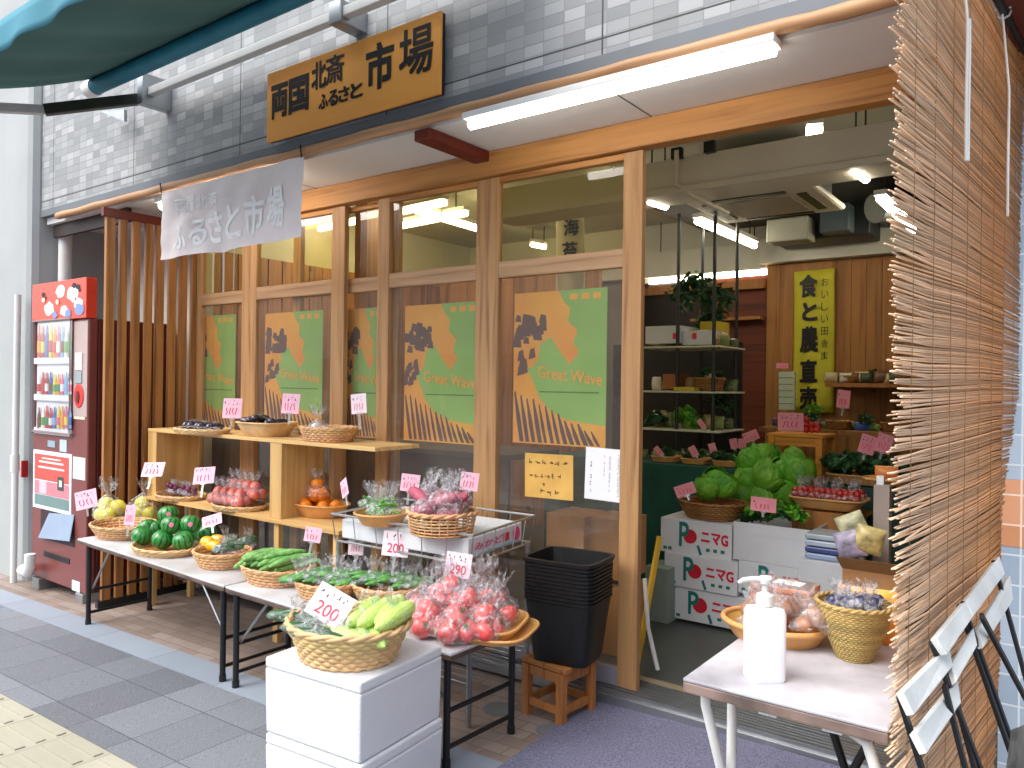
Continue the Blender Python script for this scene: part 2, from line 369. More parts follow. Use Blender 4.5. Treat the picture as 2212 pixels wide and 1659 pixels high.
def flat(col, rough=.6, **k):
    key = ('f', col, rough)
    if key not in M: M[key] = mat('paint_' + str(len(M)), col, rough, .04, **k)
    return M[key]

# ---------------------------------------------------------------- setting
def sheet(x0, x1, y0, y1, dz=0, slope=True, nx=1):
    mb = MB()
    g = gz if slope else (lambda x: 0)
    mb.add([(x0, y0, g(x0) + dz), (x1, y0, g(x1) + dz), (x1, y1, g(x1) + dz), (x0, y1, g(x0) + dz)], [(0, 1, 2, 3)]); return mb
# ground well below, then the sloping footpath in strips that butt against each other
sheet(-40, 40, -40, 40, -.16).build('ground', M['asphalt'], kind='structure')
mb = MB(); mb.add([(-40, -2.6, gz(-40) - .12), (40, -2.6, gz(40) - .12), (40, -9, gz(40) - .12), (-40, -9, gz(-40) - .12)], [(3, 2, 1, 0)]); mb.build('road', M['asphalt'], kind='structure')
def strip(name, y0, y1, m, dz=0, x0=-14, x1=8, t=.12):
    mb = MB(); mb.slab([(x0, y0, gz(x0) + dz - t), (x1, y0, gz(x1) + dz - t), (x1, y1, gz(x1) + dz - t), (x0, y1, gz(x0) + dz - t)], (0, 0, t)); return mb.build(name, m, kind='structure')
strip('pavement', 1.44, 2.05, M['pave']); strip('pavement', -2.6, 1.14, M['pave'])
strip('kerb', 2.051, 2.225, M['kerb'], .002); strip('terrace_paving', 2.226, 3.3, M['terr'], .001, -12, 8)
strip('tactile_paving', 1.141, 1.439, M['tact'])
mb = MB()
for k in range(125, 192):
    for j in range(4):
        x = -50 + k * .3 - .002; y = 1.141 + .037 + j * .074
        mb.slab([(x + .02, y - .017, gz(x) - .003), (x + .28, y - .017, gz(x + .28) - .003), (x + .28, y + .017, gz(x + .28) - .003), (x + .02, y + .017, gz(x) - .003)], (0, 0, .008))
mb.build('tactile_paving', M['tact'], kind='structure')
# shop floor (level), interior shell
FY0, FY1, FX0, FX1, CZ = 3.02, 6.6, -5.4, 0.55, 2.78
mb = MB(); mb.box(FX0, FX1, FY0 + .06, FY1, -.05, 0); mb.build('shop_floor', M['floor'], kind='structure')
mb = MB(); mb.box(FX0, FX1, FY0, FY1, CZ, CZ + .1); mb.build('shop_ceiling', M['inwall'], kind='structure')

# ---------------------------------------------------------------- building front: one thing with parts
FX = -6.15
bd = thing('shop_building', 'grey mosaic tiled shop front with timber eave over a glazed vegetable shop', 'building', loc=(-2, 3, 0), world=True)
mb = MB(); mb.box(FX, 4.2, 2.49, 2.62, 2.522, 4.6); mb.box(FX, FX + .12, 2.62, 3.2, 2.522, 4.6); mb.build('fascia', M['fascia'], bd)
mb = MB(); mb.box(FX, 4.2, 2.482, 2.6, 2.474, 2.521); mb.build('metal_flashing', M['stripgrey'], bd)
mb = MB(); mb.box(FX + .02, 4.2, 2.52, 2.97, 2.424, 2.472); mb.build('soffit', M['ceil'], bd)
for x in (-1.461, -.285, -3.6): mb = MB(); mb.box(x - .003, x + .003, 2.53, 2.93, 2.4225, 2.4238); mb.build('soffit_joint', flat('5a5a58'), bd)
mb = MB(); n = 70
mb.tube([(lerp(FX + .3, .6, i / n), 2.475 + .002 * math.sin(i * .7), 2.447 + .002 * math.sin(i * 1.3)) for i in range(n + 1)], [.024 + .003 * noise.noise((i * .6, 0, 0)) for i in range(n + 1)], 10)
mb.build('eave_pole', M['pole'], bd, smooth=True, angle=0)
for x in (-2.365, -.155):
    mb = MB(); mb.box(x - .045, x + .045, 2.5, 2.93, 2.375, 2.4225); mb.build('soffit_beam', M['redbrown'], bd, bevel=.003)
mb = MB(); mb.box(-5.3, .45, 2.925, 2.998, 2.305, 2.4225); mb.build('header_beam', M['cedar'], bd, bevel=.004)
mb = MB(); mb.box(-5.3, .45, 3.045, 3.15, 2.425, 2.8); mb.build('inner_lintel', M['inwall'], bd)
mb = MB(); mb.box(FX1, FX1 + .12, 3.05, FY1, -.1, CZ); mb.build('side_wall', M['inwall'], bd)
mb = MB(); mb.box(FX0 - .12, FX0, 3.05, FY1, -.2, CZ); mb.build('side_wall', M['inwall'], bd)
mb = MB(); mb.box(FX0, FX1, FY1 - .1, FY1, 0, CZ); mb.build('back_wall', M['inwall'], bd)
mb = MB(); mb.box(FX, -5.28, 3.0, 3.12, gz(-5.7) - .1, 2.424); mb.build('alcove_wall', M['plaster_g'], bd)
mb = MB(); mb.box(-5.28, -4.93, 3.04, 3.12, gz(-5.3) - .1, 2.424); mb.build('alcove_wall', M['inwall'], bd)
# right end pier with light blue tile and a brick coloured band
mb = MB(); mb.box(-.215, 4.2, 3.0, 3.15, gz(0) - .1, .79); mb.box(-.215, 4.2, 3.0, 3.15, 1.01, 2.424); mb.build('tiled_pier', M['bluetile'], bd)
mb = MB(); mb.box(-.217, 4.2, 2.998, 3.15, .7905, 1.0095); mb.build('brick_band', M['brickband'], bd)
# door sill with running tracks
mb = MB(); mb.box(-4.95, -.22, 2.885, 3.08, -.06, -.012); mb.build('door_sill', M['metal'], bd, bevel=.002)
mb = MB()
for y in (2.9, 2.93, 2.955, 2.98, 3.0, 3.03, 3.055): mb.box(-4.95, -.22, y - .004, y + .004, -.0115, .006)
mb.build('door_track', M['metal'], bd)
mb = MB(); mb.box(-4.95, -.22, 3.082, 3.13, -.05, .004); mb.build('threshold', flat('8d7f66'), bd)

# neighbouring white pillar, pipes
mb = MB(); mb.box(-9.5, -6.16, 2.42, 3.4, gz(-8) - .1, 4.6); o = mb.build('plastered_wall', M['plaster'], label='tall white plastered wall of the neighbouring house at far left', cat='wall', bevel=.06)
p = PY(141, 540, 2.62)
t = thing('drain_pipe', 'thick white drain pipe in the corner behind the vending machine', 'pipe', loc=(p.x, 2.62, gz(p.x)), world=True)
mb = MB(); mb.tube([(p.x, 2.62, gz(p.x) + .0), (p.x, 2.62, 2.42)], .045, 16); mb.build('pipe', M['white'], t, smooth=True)
mb = MB(); mb.tube([(p.x, 2.62, 1.8), (p.x, 2.62, 1.85)], .053, 16); mb.build('pipe_clip', M['white'], t, smooth=True)
a = PY(12, 1265, 2.36); b = PY(40, 600, 2.36)
t = thing('service_pipe', 'thin pale pipe running down the white plastered wall', 'pipe', loc=(a.x, 2.36, a.z), world=True)
mb = MB(); mb.tube([(b.x - .02, 2.36, gz(b.x)), (b.x - .005, 2.36, 1.9)], .022, 12); mb.build('pipe', M['white'], t, smooth=True)
mb = MB(); mb.tube([(b.x - .02, 2.36, .62), (b.x - .02, 2.36, .74)], .03, 12); mb.build('pipe_joint', M['white'], t, smooth=True)
mb = MB(); mb.box(b.x + .03, b.x + .05, 2.38, 2.42, .58, .7); mb.build('red_tag', flat('b02020'), t)
a = PY(48, 1232, 2.3)
t = thing('elbow_pipe', 'white elbow pipe at the foot of the white wall beside the vending machine', 'pipe', loc=tuple(a), world=True)
mb = MB(); mb.tube([a + Vector((-.12, .1, 0)), a, a + Vector((.09, 0, .0)), a + Vector((.12, 0, .05)), a + Vector((.12, 0, .13))], .035, 12); mb.build('pipe', M['white'], t, smooth=True)

# ---------------------------------------------------------------- glazed sliding doors
def leaf(label, x0, x1, Y, ls, rs, z0=-.01, z1=2.303, mid=(1.81, 1.89), bot=.09, toprail=.03, mats=None):
    t = thing('sliding_door', label, 'door', 'timber framed sliding glass doors', loc=((x0 + x1) / 2, Y, 0), world=True)
    mb = MB(); mb.box(x0, x0 + ls, Y, Y + .035, z0, z1); mb.build('stile', M['cedar_z'], t, bevel=.003)
    mb = MB(); mb.box(x1 - rs, x1, Y, Y + .035, z0, z1); mb.build('stile', M['cedar_z'], t, bevel=.003)
    mb = MB(); mb.box(x0 + ls, x1 - rs, Y + .002, Y + .033, mid[0], mid[1]); mb.build('middle_rail', M['cedar_hx'], t, bevel=.003)
    mb = MB(); mb.box(x0 + ls, x1 - rs, Y + .002, Y + .033, z1 - toprail, z1); mb.build('top_rail', M['cedar'], t, bevel=.003)
    mb = MB(); mb.box(x0 + ls, x1 - rs, Y + .002, Y + .033, z0, z0 + bot); mb.build('bottom_rail', flat('8c8a92', .5), t, bevel=.003)
    mb = MB(); mb.add([(x0 + ls, Y + .017, mid[1]), (x1 - rs, Y + .017, mid[1]), (x1 - rs, Y + .017, z1 - toprail), (x0 + ls, Y + .017, z1 - toprail)], [(0, 1, 2, 3)]); mb.build('upper_pane', M['glassY'], t)
    mb = MB(); mb.add([(x0 + ls, Y + .017, z0 + bot), (x1 - rs, Y + .017, z0 + bot), (x1 - rs, Y + .017, mid[0]), (x0 + ls, Y + .017, mid[0])], [(0, 1, 2, 3)]); mb.build('lower_pane', M['glassC'], t)
    return t
leaf('sliding glass door beside the open entrance, with yellow and white notices', -2.365, -1.512, 2.955, .085, .092)
leaf('sliding glass door behind the wire rack, second from the open entrance', -3.115, -2.36, 2.957, .088, .06)
leaf('narrow set-back sliding door glimpsed between two thicker stiles', -3.9, -3.0, 3.0, .07, .07)
leaf('sliding glass door behind the shelf of baskets, under the cloth banner', -4.36, -3.385, 2.957, .15, .11)
leaf('sliding glass door nearest the slatted screen, farthest from the entrance', -4.95, -4.355, 3.0, .06, .05)

# ---------------------------------------------------------------- slatted screen
t = thing('slatted_screen', 'tall brown timber slat screen standing beside the vending machine', 'screen', loc=(-4.98, 2.7, gz(-5)), world=True)
SX = -4.98
for i, (u0, u1) in enumerate(((224, 243), (254, 270), (282, 298), (310, 325), (333, 350), (361, 376), (384, 400), (410, 426))):
    y0 = PX(u0, 1000, SX).y; y1 = PX(u1, 1000, SX).y
    mb = MB(); mb.box(SX - .03, SX, y0, y1, gz(SX) + .04, 2.33); mb.build('slat', M['slatwood'], t, bevel=.002)
mb = MB(); mb.box(SX - .028, SX + .003, 2.375, 3.03, 2.33, 2.385); mb.build('top_rail', M['redbrown'], t, bevel=.002)
mb = MB(); mb.box(SX - .035, SX + .004, 2.37, 3.03, gz(SX), gz(SX) + .045); mb.build('bottom_rail', M['black'], t, bevel=.002)
mb = MB(); mb.box(FX + .05, -5.03, 2.55, 2.58, 2.33, 2.42); o = mb.build('soffit_rail', flat('2c1a12'), bd)

# ---------------------------------------------------------------- sign board over the entrance
S0, S1, S2, S3 = PY(585, 303, 2.44), PY(958, 205, 2.44), PY(945, 30, 2.44), PY(570, 160, 2.44)
sx0 = (S0.x + S3.x) / 2; sx1 = (S1.x + S2.x) / 2; sz0 = (S0.z + S1.z) / 2 ; sz1 = (S2.z + S3.z) / 2
t = thing('shop_sign', 'orange timber sign board with black brush lettering on the tiled fascia', 'sign', loc=(sx0, 2.44, sz0), world=True)
mb = MB(); mb.box(sx0, sx1, 2.438, 2.452, sz0, sz1); mb.build('board', M['signwood'], t, bevel=.002)
mb = MB(); mb.box(sx0 + .004, sx1 - .001, 2.4525, 2.47, sz0 + .004, sz1 - .004); mb.build('backing', M['black'], t)
mb = MB(); mb.box(sx0 + .1, sx1 - .1, 2.47, 2.49, sz0 + .06, sz1 - .06); mb.build('batten', flat('6a5a30'), t)
W_, H_ = sx1 - sx0, sz1 - sz0
mb = MB()
for s_, a, b, c, d in (('両', .035, .14, .325, .78), ('国', .155, .275, .32, .79), ('北', .3, .385, .545, .90), ('斎', .385, .495, .545, .92),
                       ('ふ', .345, .40, .25, .44), ('る', .405, .46, .25, .45), ('さ', .465, .525, .26, .45), ('と', .535, .6, .26, .45), ('市', .625, .765, .30, .86), ('場', .80, .965, .32, .90)):
    text(mb, s_, (sx0 + a * W_, 2.438, sz0 + c * H_), (W_ * (b - a), 0, 0), (0, 0, H_ * (d - c)), bold=.045 if s_ in '両国北市ふるさと' else .022)
mb.build('lettering', M['ink'], t)

# ---------------------------------------------------------------- hanging cloth banner
nx0, nx1, nz0, nz1 = -4.44, -3.12, 2.013, 2.415
def cl(a, b):
    x = lerp(nx0, nx1, a); z = lerp(nz0, nz1, b)
    y = 2.462 + .008 * math.sin(a * 17 + b * 2) * (1 - b * .6) + .004 * math.sin(a * 31 - b * 5) + .02 * math.exp(-((a - .1 - .35 * (1 - b)) / .04) ** 2) + .014 * noise.noise((a * 7, b * 4, 3))
    return (x, y - .008, z + .004 * math.sin(a * 9) * (1 - b))
t = thing('cloth_banner', 'pale pink cloth banner with faint white lettering hung from the timber eave', 'banner', loc=(nx0, 2.47, nz1), world=True)
mb = MB(); mb.grid(90, 26, cl); mb.build('cloth', mat('banner_cloth', 'efe4e2', .8, .05, 4, bump=.1, bscale=300), t, smooth=True, angle=0)
def bent(mb, s_, a0, a1, b0, b1, bold=.02):
    vs, fs, _ = text_mesh(s_, bold=bold)
    q = [Vector(cl(lerp(a0, a1, v.x), lerp(b0, b1, v.y))) + Vector((0, -.003, 0)) for v in vs]; mb.add(q, fs)
mb = MB()
for i, ch in enumerate('ふるさと市場'): bent(mb, ch, .1 + i * .135, .1 + i * .135 + .115, .1 + .012 * i, .46 + .05 * i, .03)
for i, ch in enumerate('両国北斎'): bent(mb, ch, .12 + i * .085, .12 + i * .085 + .07, .62, .84, .02)
mb.build('lettering', mat('faint_white_print', 'fbfafa', .8, .02), t)
for x in (nx0 + .01, nx1 - .01):
    mb = MB(); mb.tube([(x, 2.45, 2.41), (x, 2.44, 2.47)], .004, 6); mb.build('tie', M['black'], t)

# ---------------------------------------------------------------- awning (rolled out over the footpath)
t = thing('awning', 'teal canvas awning folded out from the tiled wall above the sign', 'awning', loc=(-3, 2.4, 3), world=True)
AX0, AX1 = -4.72, -1.75
Pa, Pb = Vector((AX0 - .02, 2.2, 3.08)), Vector((AX0 - .02, 1.28, 2.74))
def cloth(a, b):
    p = Pa.lerp(Pb, b); x = lerp(AX0, AX1, a); return (x, p.y, p.z - .035 * math.sin(PI * b) + .012 * math.sin(a * 40) * math.sin(PI * b))
mb = MB(); mb.grid(60, 10, cloth); mb.build('canopy', M['canvas_shaded'], t, smooth=True, solid=.004)
mb = MB(); mb.grid(90, 4, lambda a, b: (lerp(AX0, AX1, a), 1.27 + .012 * math.sin(a * 50) * b, 2.745 - .12 * b)); mb.build('valance', M['awning'], t, smooth=True, solid=.003)
mb = MB(); mb.tube([(AX0, 2.2, 3.03), (AX1, 2.2, 3.03)], .045, 16); mb.build('roller', M['tealroll'], t, smooth=True)
mb = MB(); mb.tube([(AX0 - .09, 2.2, 3.03), (AX0, 2.2, 3.03)], .05, 14); mb.build('roller_cap', M['white'], t, smooth=True)
mb = MB(); mb.box(-4.40, AX1, 2.34, 2.385, 2.955, 3.0); mb.build('wall_bar', flat('b9bbb9'), t, bevel=.004)
p0 = PY(735, 45, 2.36)
mb = MB(); mb.box(p0.x - .04, p0.x + .04, 2.325, 2.49, 2.93, 3.03); mb.build('wall_bracket', M['metal'], t, bevel=.003); mb = MB(); mb.box(-4.46, -4.4, 2.31, 2.49, 2.9, 3.08); mb.build('wall_bracket', M['metal'], t, bevel=.003)
A0 = PY(322, 212, 2.38); A1 = PY(95, 238, 1.9); A2 = PY(0, 233, 1.7)
mb = MB(); mb.bar(A0, A1, .05, .06); mb.build('fold_arm', M['dmetal'], t, bevel=.005)
d = (A2 - A1); mb = MB(); mb.bar(A1, A1 + d * 2.2, .045, .05); mb.build('fold_arm', flat('b5b7ba'), t, bevel=.005)
mb = MB(); mb.slab([PY(215, 240, 2.4), PY(268, 262, 2.4), PY(268, 236, 2.4)], (0, .02, 0)); mb.build('arm_bracket', M['metal'], t)

# ---------------------------------------------------------------- lamps
t = thing('tube_light', 'long lit fluorescent fitting on the soffit under the timber eave', 'light', loc=(-1.48, 2.58, 2.42), world=True)
La, Lb = PZ(1015, 268, 2.385), PZ(1675, 108, 2.385); ym = (La.y + Lb.y) / 2
mb = MB(); mb.box(La.x - .01, Lb.x + .01, ym - .045, ym + .045, 2.397, 2.423); mb.build('housing', M['white'], t, bevel=.003)
mb = MB(); mb.tube([(La.x, ym, 2.382), (Lb.x, ym, 2.384)], .02, 14); mb.build('tube', M['lightE'], t, smooth=True)
a = PY(350, 424, 2.57); a.z = 2.4
t = thing('tube_light', 'lit fluorescent fitting half hidden behind the cloth banner', 'light', loc=(a.x, a.y, 2.42), world=True)
mb = MB(); mb.box(a.x - .01, a.x + 1.25, a.y - .045, a.y + .045, 2.397, 2.423); mb.build('housing', M['white'], t, bevel=.003)
mb = MB(); mb.tube([(a.x, a.y, 2.382), (a.x + 1.24, a.y, 2.382)], .024, 14); mb.build('tube', M['lightE'], t, smooth=True)
def inlamp(a, b, label):
    a, b = Vector(a), Vector(b); t = thing('shop_light', label, 'light', 'fluorescent lights inside the shop', loc=tuple((a + b) / 2), world=True)
    mb = MB(); mb.tube([a, b], .022, 12); mb.build('tube', M['lampE'], t, smooth=True)
    mb = MB(); mb.bar(a + Vector((0, 0, .04)), b + Vector((0, 0, .04)), .07, .03); mb.build('housing', M['white'], t)
    for q in (a.lerp(b, .1), a.lerp(b, .9)): mb = MB(); mb.tube([q + Vector((0, 0, .05)), (q.x, q.y, CZ)], .005, 6); mb.build('hanger', M['dmetal'], t)
inlamp((-2.08, 4.86, 2.4), (-2.07, 5.95, 2.4), 'lit shop light running back from the ceiling cassette over the green cloth shelf')
inlamp((-.96, 4.86, 2.4), (-.96, 5.95, 2.4), 'lit shop light half hidden by the ragged edge of the reed blind')
inlamp((-.94, 4.14, 2.4), (-.93, 4.36, 2.4), 'short lit shop light just right of the ceiling cassette')
inlamp((-2.09, 4.18, 2.4), (-2.07, 4.36, 2.4), 'short lit shop light left of the ceiling cassette')
inlamp(PZ(1742, 283, 2.6), PZ(1776, 281, 2.6), 'small lit shop light above the cream duct')
inlamp((-3.2, 6.42, 2.25), (-2.13, 6.42, 2.26), 'lit strip light on the back wall above the dark doorway')
inlamp(PZ(690, 495, 2.6), PZ(962, 438, 2.6), 'longest shop light seen through the upper panes')
inlamp(PZ(1048, 500, 2.6), PZ(900, 456, 2.6), 'shop light crossing the longest one behind the upper panes')
inlamp(PZ(800, 502, 2.6), PZ(1008, 461, 2.6), 'shop light parallel below the longest one behind the upper panes')
inlamp(PY(1322, 402, 4.6), PY(1350, 396, 4.6), 'short shop light seen behind the upper pane nearest the entrance')
inlamp(PY(1148, 528, 6.0), PY(1178, 534, 6.0), 'tiny shop light beside the hanging white banner indoors')
# ---------------------------------------------------------------- shared goods makers
D = {}
def data(mb, m, smooth=True, angle=50, name='mesh'):
    me = bpy.data.meshes.new(name); me.from_pydata(mb.v, [], mb.f); me.validate(); me.update()
    if smooth:
        me.shade_smooth()
        if angle: me.set_sharp_from_angle(angle=math.radians(angle))
    me.materials.append(m); return me
def put(name, parts, loc, rot=(0, 0, 0), scale=1, label=None, cat=None, group=None, parent=None):
    """one produce item or pack: parts = [(part name, mesh data)]; a single part makes a single mesh object"""
    if len(parts) == 1: o = bpy.data.objects.new(name, parts[0][1]); C.objects.link(o)
    else:
        o = bpy.data.objects.new(name, None); C.objects.link(o); o.empty_display_size = .02
        for pn, me in parts:
            c = bpy.data.objects.new(pn, me); C.objects.link(c); c.parent = o
    loc = Vector(loc)
    if parent is not None:
        o.parent = parent; loc = loc - (Vector(parent['_w']) if parent.get('_w') else Vector((0, 0, 0)))
    o.location = loc; o.rotation_euler = rot; o.scale = scale if hasattr(scale, '__len__') else (scale,) * 3
    if parent is None: tag(o, label, cat, group)
    return o
R_ = lambda a, b: rnd.uniform(a, b)
def depth(p): return (p - EYE).dot(FW)
FWH = FW.copy()
def base_pt(u0, u1, vb, z, taper=.8, asp=1):
    """centre of a round base whose front edge touches pixel (mid u, vb) on height z, and its rim radius"""
    p = PZ((u0 + u1) / 2, vb, z); r = (u1 - u0) / 2 * depth(p) / FPX
    dirh = (p - EYE); dirh.z = 0; dirh.normalize()
    for i in range(3): c = p + dirh * r * taper * asp; r = (u1 - u0) / 2 * depth(c) / FPX
    return c, r

def basket(label, c, rx, h, ry=None, taper=.8, power=2, rows=5, N=26, sr=.0068, m='wicker', rot=0, rim=.009, open_=False, cat='basket', group='woven baskets of produce', name='woven_basket', style='weave', flare=.9):
    ry = ry or rx; t = thing(name, label, cat, group, loc=tuple(c), world=True); c = Vector(c)
    def pt(a, r, z):
        ca, sa = math.cos(a), math.sin(a); q = (abs(ca) ** power + abs(sa) ** power) ** (-1 / power)
        x, y = rx * r * q * ca, ry * r * q * sa
        return c + Vector((x * math.cos(rot) - y * math.sin(rot), x * math.sin(rot) + y * math.cos(rot), z))
    rad = lambda f: taper + (1 - taper) * f ** flare
    if style == 'weave':
        mb = MB()
        for i in range(rows):
            f = (i + .5) / rows; P = []
            for j in range(2 * N):
                a = PI * j / N; off = math.cos(PI * j / 1) * (1 if i % 2 else -1) if True else 0
                s_ = math.sin(PI * (j + .5)) * (1 if i % 2 else -1) if open_ else math.cos(PI * j) * (1 if i % 2 else -1)
                P.append(pt(a, rad(f) + s_ * sr * .55 / rx, f * h + R_(-1, 1) * sr * .15))
            mb.tube(P, sr * (.8 if open_ else 1.05), 5, closed=True)
        mb.build('weave', M[m], t, smooth=True, angle=0)
        mb = MB()
        for j in range(N):
            a = 2 * PI * (j + .25) / N; mb.tube([pt(a, rad(k / 4), k / 4 * h) for k in range(5)], sr * .7, 5)
        mb.build('stakes', M[m], t, smooth=True, angle=0)
        if not open_:
            mb = MB(); mb.grid(48, 3, lambda a, b: pt(a * 2 * PI, rad(b) - .02, b * h * .98)); mb.build('light_block_shell', M['wickerd'], t, smooth=True)  # solid dark shell added inside to block light through the weave
    else:
        mb = MB(); mb.grid(56, 6, lambda a, b: pt(a * 2 * PI, rad(b), b * h)); mb.grid(56, 5, lambda a, b: pt(-a * 2 * PI, rad(b) - .035, b * h)); mb.build('side', M[m], t, smooth=True, angle=0)
    mb = MB(); k = len(mb.v); pts = [pt(2 * PI * j / 40, taper * .98, .006) for j in range(40)]; mb.slab(pts, (0, 0, -.005)); mb.build('bottom', M['wickerd' if style == 'weave' else m], t)
    mb = MB(); nn = N * 2
    if style == 'plain': mb.tube([pt(2 * PI * j / 60, 1, h) for j in range(60)], rim * .6, 8, closed=True)
    for s_ in range(0 if style == 'plain' else 2):
        P = []
        for j in range(nn):
            a = 2 * PI * j / nn; ph = a * round(N / 2.5) + s_ * PI
            P.append(pt(a, 1 + math.cos(ph) * rim * .45 / rx, h + math.sin(ph) * rim * .45))
        mb.tube(P, rim * .62, 6, closed=True)
    mb.build('rim', M[m], t, smooth=True, angle=0); t['_r'] = rx
    return t
def tagcard(label, uc, vc, wp, hp, Y, roll=0, yaw=0, pitch=.15, words=None, price=None, stem=.05, m='pinkcard', group='pink price cards', scrib=5):
    p = PY(uc, vc, Y); s = depth(p) / FPX; w, h = wp * s * .95, hp * s * .98
    t = thing('price_card', label, 'price card', group, loc=tuple(p), world=True)
    rm = Matrix.Rotation(YAW * .75 + yaw, 3, 'Z') @ Matrix.Rotation(-pitch, 3, 'X') @ Matrix.Rotation(roll, 3, 'Y')
    ex, ey, n = rm @ Vector((1, 0, 0)), rm @ Vector((0, 0, 1)), rm @ Vector((0, -1, 0))
    mb = MB(); mb.obox(p, ex * w, n * .0012, ey * h); mb.build('card', M[m], t)
    o = p - ex * w / 2 - ey * h / 2 + n * .001
    pt = lambda a, b: o + ex * w * a + ey * h * b
    if words or scrib:
        mb = MB()
        if words: text(mb, words, pt(.08, .66), ex * w * .84, ey * h * .24, lift=.0006, bold=.03)
        else:
            rr = random.Random(int(uc * 7 + vc))
            for i in range(scrib):
                a = .1 + .8 * i / scrib
                for k in range(3):
                    q = (a + rr.uniform(0, .09), rr.uniform(.66, .88)); d = (rr.uniform(-.05, .05), rr.uniform(-.1, .1))
                    mb.obox(pt(*q) + n * .0006, ex * w * max(.015, abs(d[0])), n * .0004, ey * h * max(.025, abs(d[1])))
        mb.build('writing', M['ink'], t)
    mb = MB()
    if price: text(mb, price, pt(.2, .14), ex * w * .62, ey * h * .38, lift=.0006, bold=.006)
    else:
        rr = random.Random(int(uc * 3 + vc))
        for i in range(4):
            a = .2 + .17 * i; q = [pt(a + rr.uniform(-.03, .06), b) + n * .0008 for b in (.18, .3, .42, .52)]; mb.tube(q, w * .018, 4)
    mb.build('price', M['redink'], t)
    if stem:
        b = p - ey * h / 2
        mb = MB(); mb.obox(b - ey * stem / 2, ex * .012, n * .003, ey * stem); mb.obox(b, ex * .03, n * .005, ey * .012); mb.build('clip', M['clip'], t)
    return t

# produce mesh data -------------------------------------------------------------
def stripes(name):
    m = bpy.data.materials.new(name); m.use_nodes = True; N = NT(m); tc = N.n('TexCoord'); sx = N.n('SeparateXYZ'); N.l(tc.outputs['Object'], sx.inputs[0])
    a = N.math('ARCTAN2', sx.outputs[0], sx.outputs[1]); nz = N.n('TexNoise'); nz.inputs['Scale'].default_value = 32; nz.inputs['Detail'].default_value = 4; N.l(tc.outputs['Object'], nz.inputs[0])
    q = N.math('SINE', N.math('ADD', N.math('MULTIPLY', a, 12), N.math('MULTIPLY', nz.outputs[0], 5)))
    N.l(N.ramp(N.math('MULTIPLY_ADD', q, .5, .5), [(.25, '2f8a3a'), (.6, '3f9c48'), (.82, '15501f')]), N.b.inputs['Base Color']); N.b.inputs['Roughness'].default_value = .3; N.b.inputs['Coat Weight'].default_value = .3
    return m
M['melon'] = stripes('striped_melon')
M['pear'] = mat('yellow_pear', 'e6d84a', .4, .12, 20, col2='c9c030')
M['tomato'] = mat('tomato', 'f25450', .2, .08, 14, coat=.5, spec=.6)
M['tomato2'] = mat('cherry_red', 'b51f1c', .2, .1, 14, coat=.5)
M['calyx'] = mat('calyx', '3c7a2a', .6)
M['cuke'] = mat('cucumber', '76ad5c', .38, .2, 40, bump=.4, bscale=120, col2='42803a', island=.1)
M['cuke2'] = mat('cucumber_dark', '57984c', .35, .25, 40, bump=.3, bscale=120, col2='1f5a26', island=.1)
M['zuke'] = mat('courgette', '33603a', .35, .2, 40, col2='1c3a22')
M['corn'] = mat('corn_husk', 'cbe48a', .45, .1, 12, stretch=(1.2, 18, 18), col2='a2cc52')
M['eggpl'] = mat('aubergine', '2a1a34', .2, .2, 8, coat=.6)
M['yam'] = mat('sweet_potato', 'b0525f', .55, .15, 22, bump=.3, bscale=80, island=.12)
M['orange'] = mat('orange_fruit', 'f58a1e', .4, .06, 30, bump=.25, bscale=160)
M['peach'] = mat('red_peach', 'd87866', .45, .12, 18, col2='c9544a')
M['onion'] = mat('purple_onion', '7a2c52', .35, .2, 14)
M['paprika'] = mat('yellow_pepper', 'f4b51c', .22, .06, 8, coat=.5)
M['leaf'] = mat('green_leaf', '6fae2c', .5, .2, 9, bump=.6, bscale=45, island=.12, col2='3f8a1e')
M['leafd'] = mat('dark_leaf', '2c5a2c', .5, .25, 12, bump=.5, bscale=50, island=.25, col2='173a1c')
M['bean'] = mat('green_pod', '5fb52c', .4, .15, 30, island=.15, col2='3c9420')
M['plum'] = mat('dark_plum', '2c2a55', .3, .25, 20, coat=.3, island=.2)
M['bread'] = mat('bread_brown', 'b5763e', .6, .15, 20, island=.1)
M['sticker'] = mat('pink_sticker', 'ef8aa0', .6, .03)
def sph(r, m, squash=1, lob=0, n=18, amp=.06, name='ball'):
    mb = MB(); mb.ball((0, 0, 0), r, r, r * squash, n, max(8, n // 2 + 2), fn=lambda d: 1 + (amp * math.cos(lob * math.atan2(d.y, d.x)) * (1 - d.z * d.z) if lob else 0) - .12 * max(0, d.z) ** 8)
    return data(mb, m, name=name)
D['melon'] = sph(.058, M['melon'], .93, n=28, name='small_melon'); D['pear'] = sph(.05, M['pear'], 1.05, n=16, name='pear')
D['tomato'] = sph(.0415, M['tomato'], .82, 5, 20, .035, 'tomato'); D['orange'] = sph(.036, M['orange'], .92, n=18, name='orange')
D['peach'] = sph(.033, M['peach'], .95, n=14, name='peach'); D['onion'] = sph(.017, M['onion'], 1.1, n=10, name='small_onion')
D['cherry'] = sph(.017, M['tomato2'], .95, n=10, name='small_tomato'); D['plum'] = sph(.017, M['plum'], 1.05, n=12, name='plum')
mb = MB()
for k in range(5):
    a = k * 2 * PI / 5; mb.add([(math.cos(a - .5) * .006, math.sin(a - .5) * .006, .030), (math.cos(a) * .02, math.sin(a) * .02, .0285), (math.cos(a + .5) * .006, math.sin(a + .5) * .006, .030), (0, 0, .033)], [(0, 1, 2, 3)])
mb.tube([(0, 0, .028), (.002, 0, .038)], .0018, 5); mb.v = [q * 1.15 for q in mb.v]; D['calyx'] = data(mb, M['calyx'], False, name='calyx')
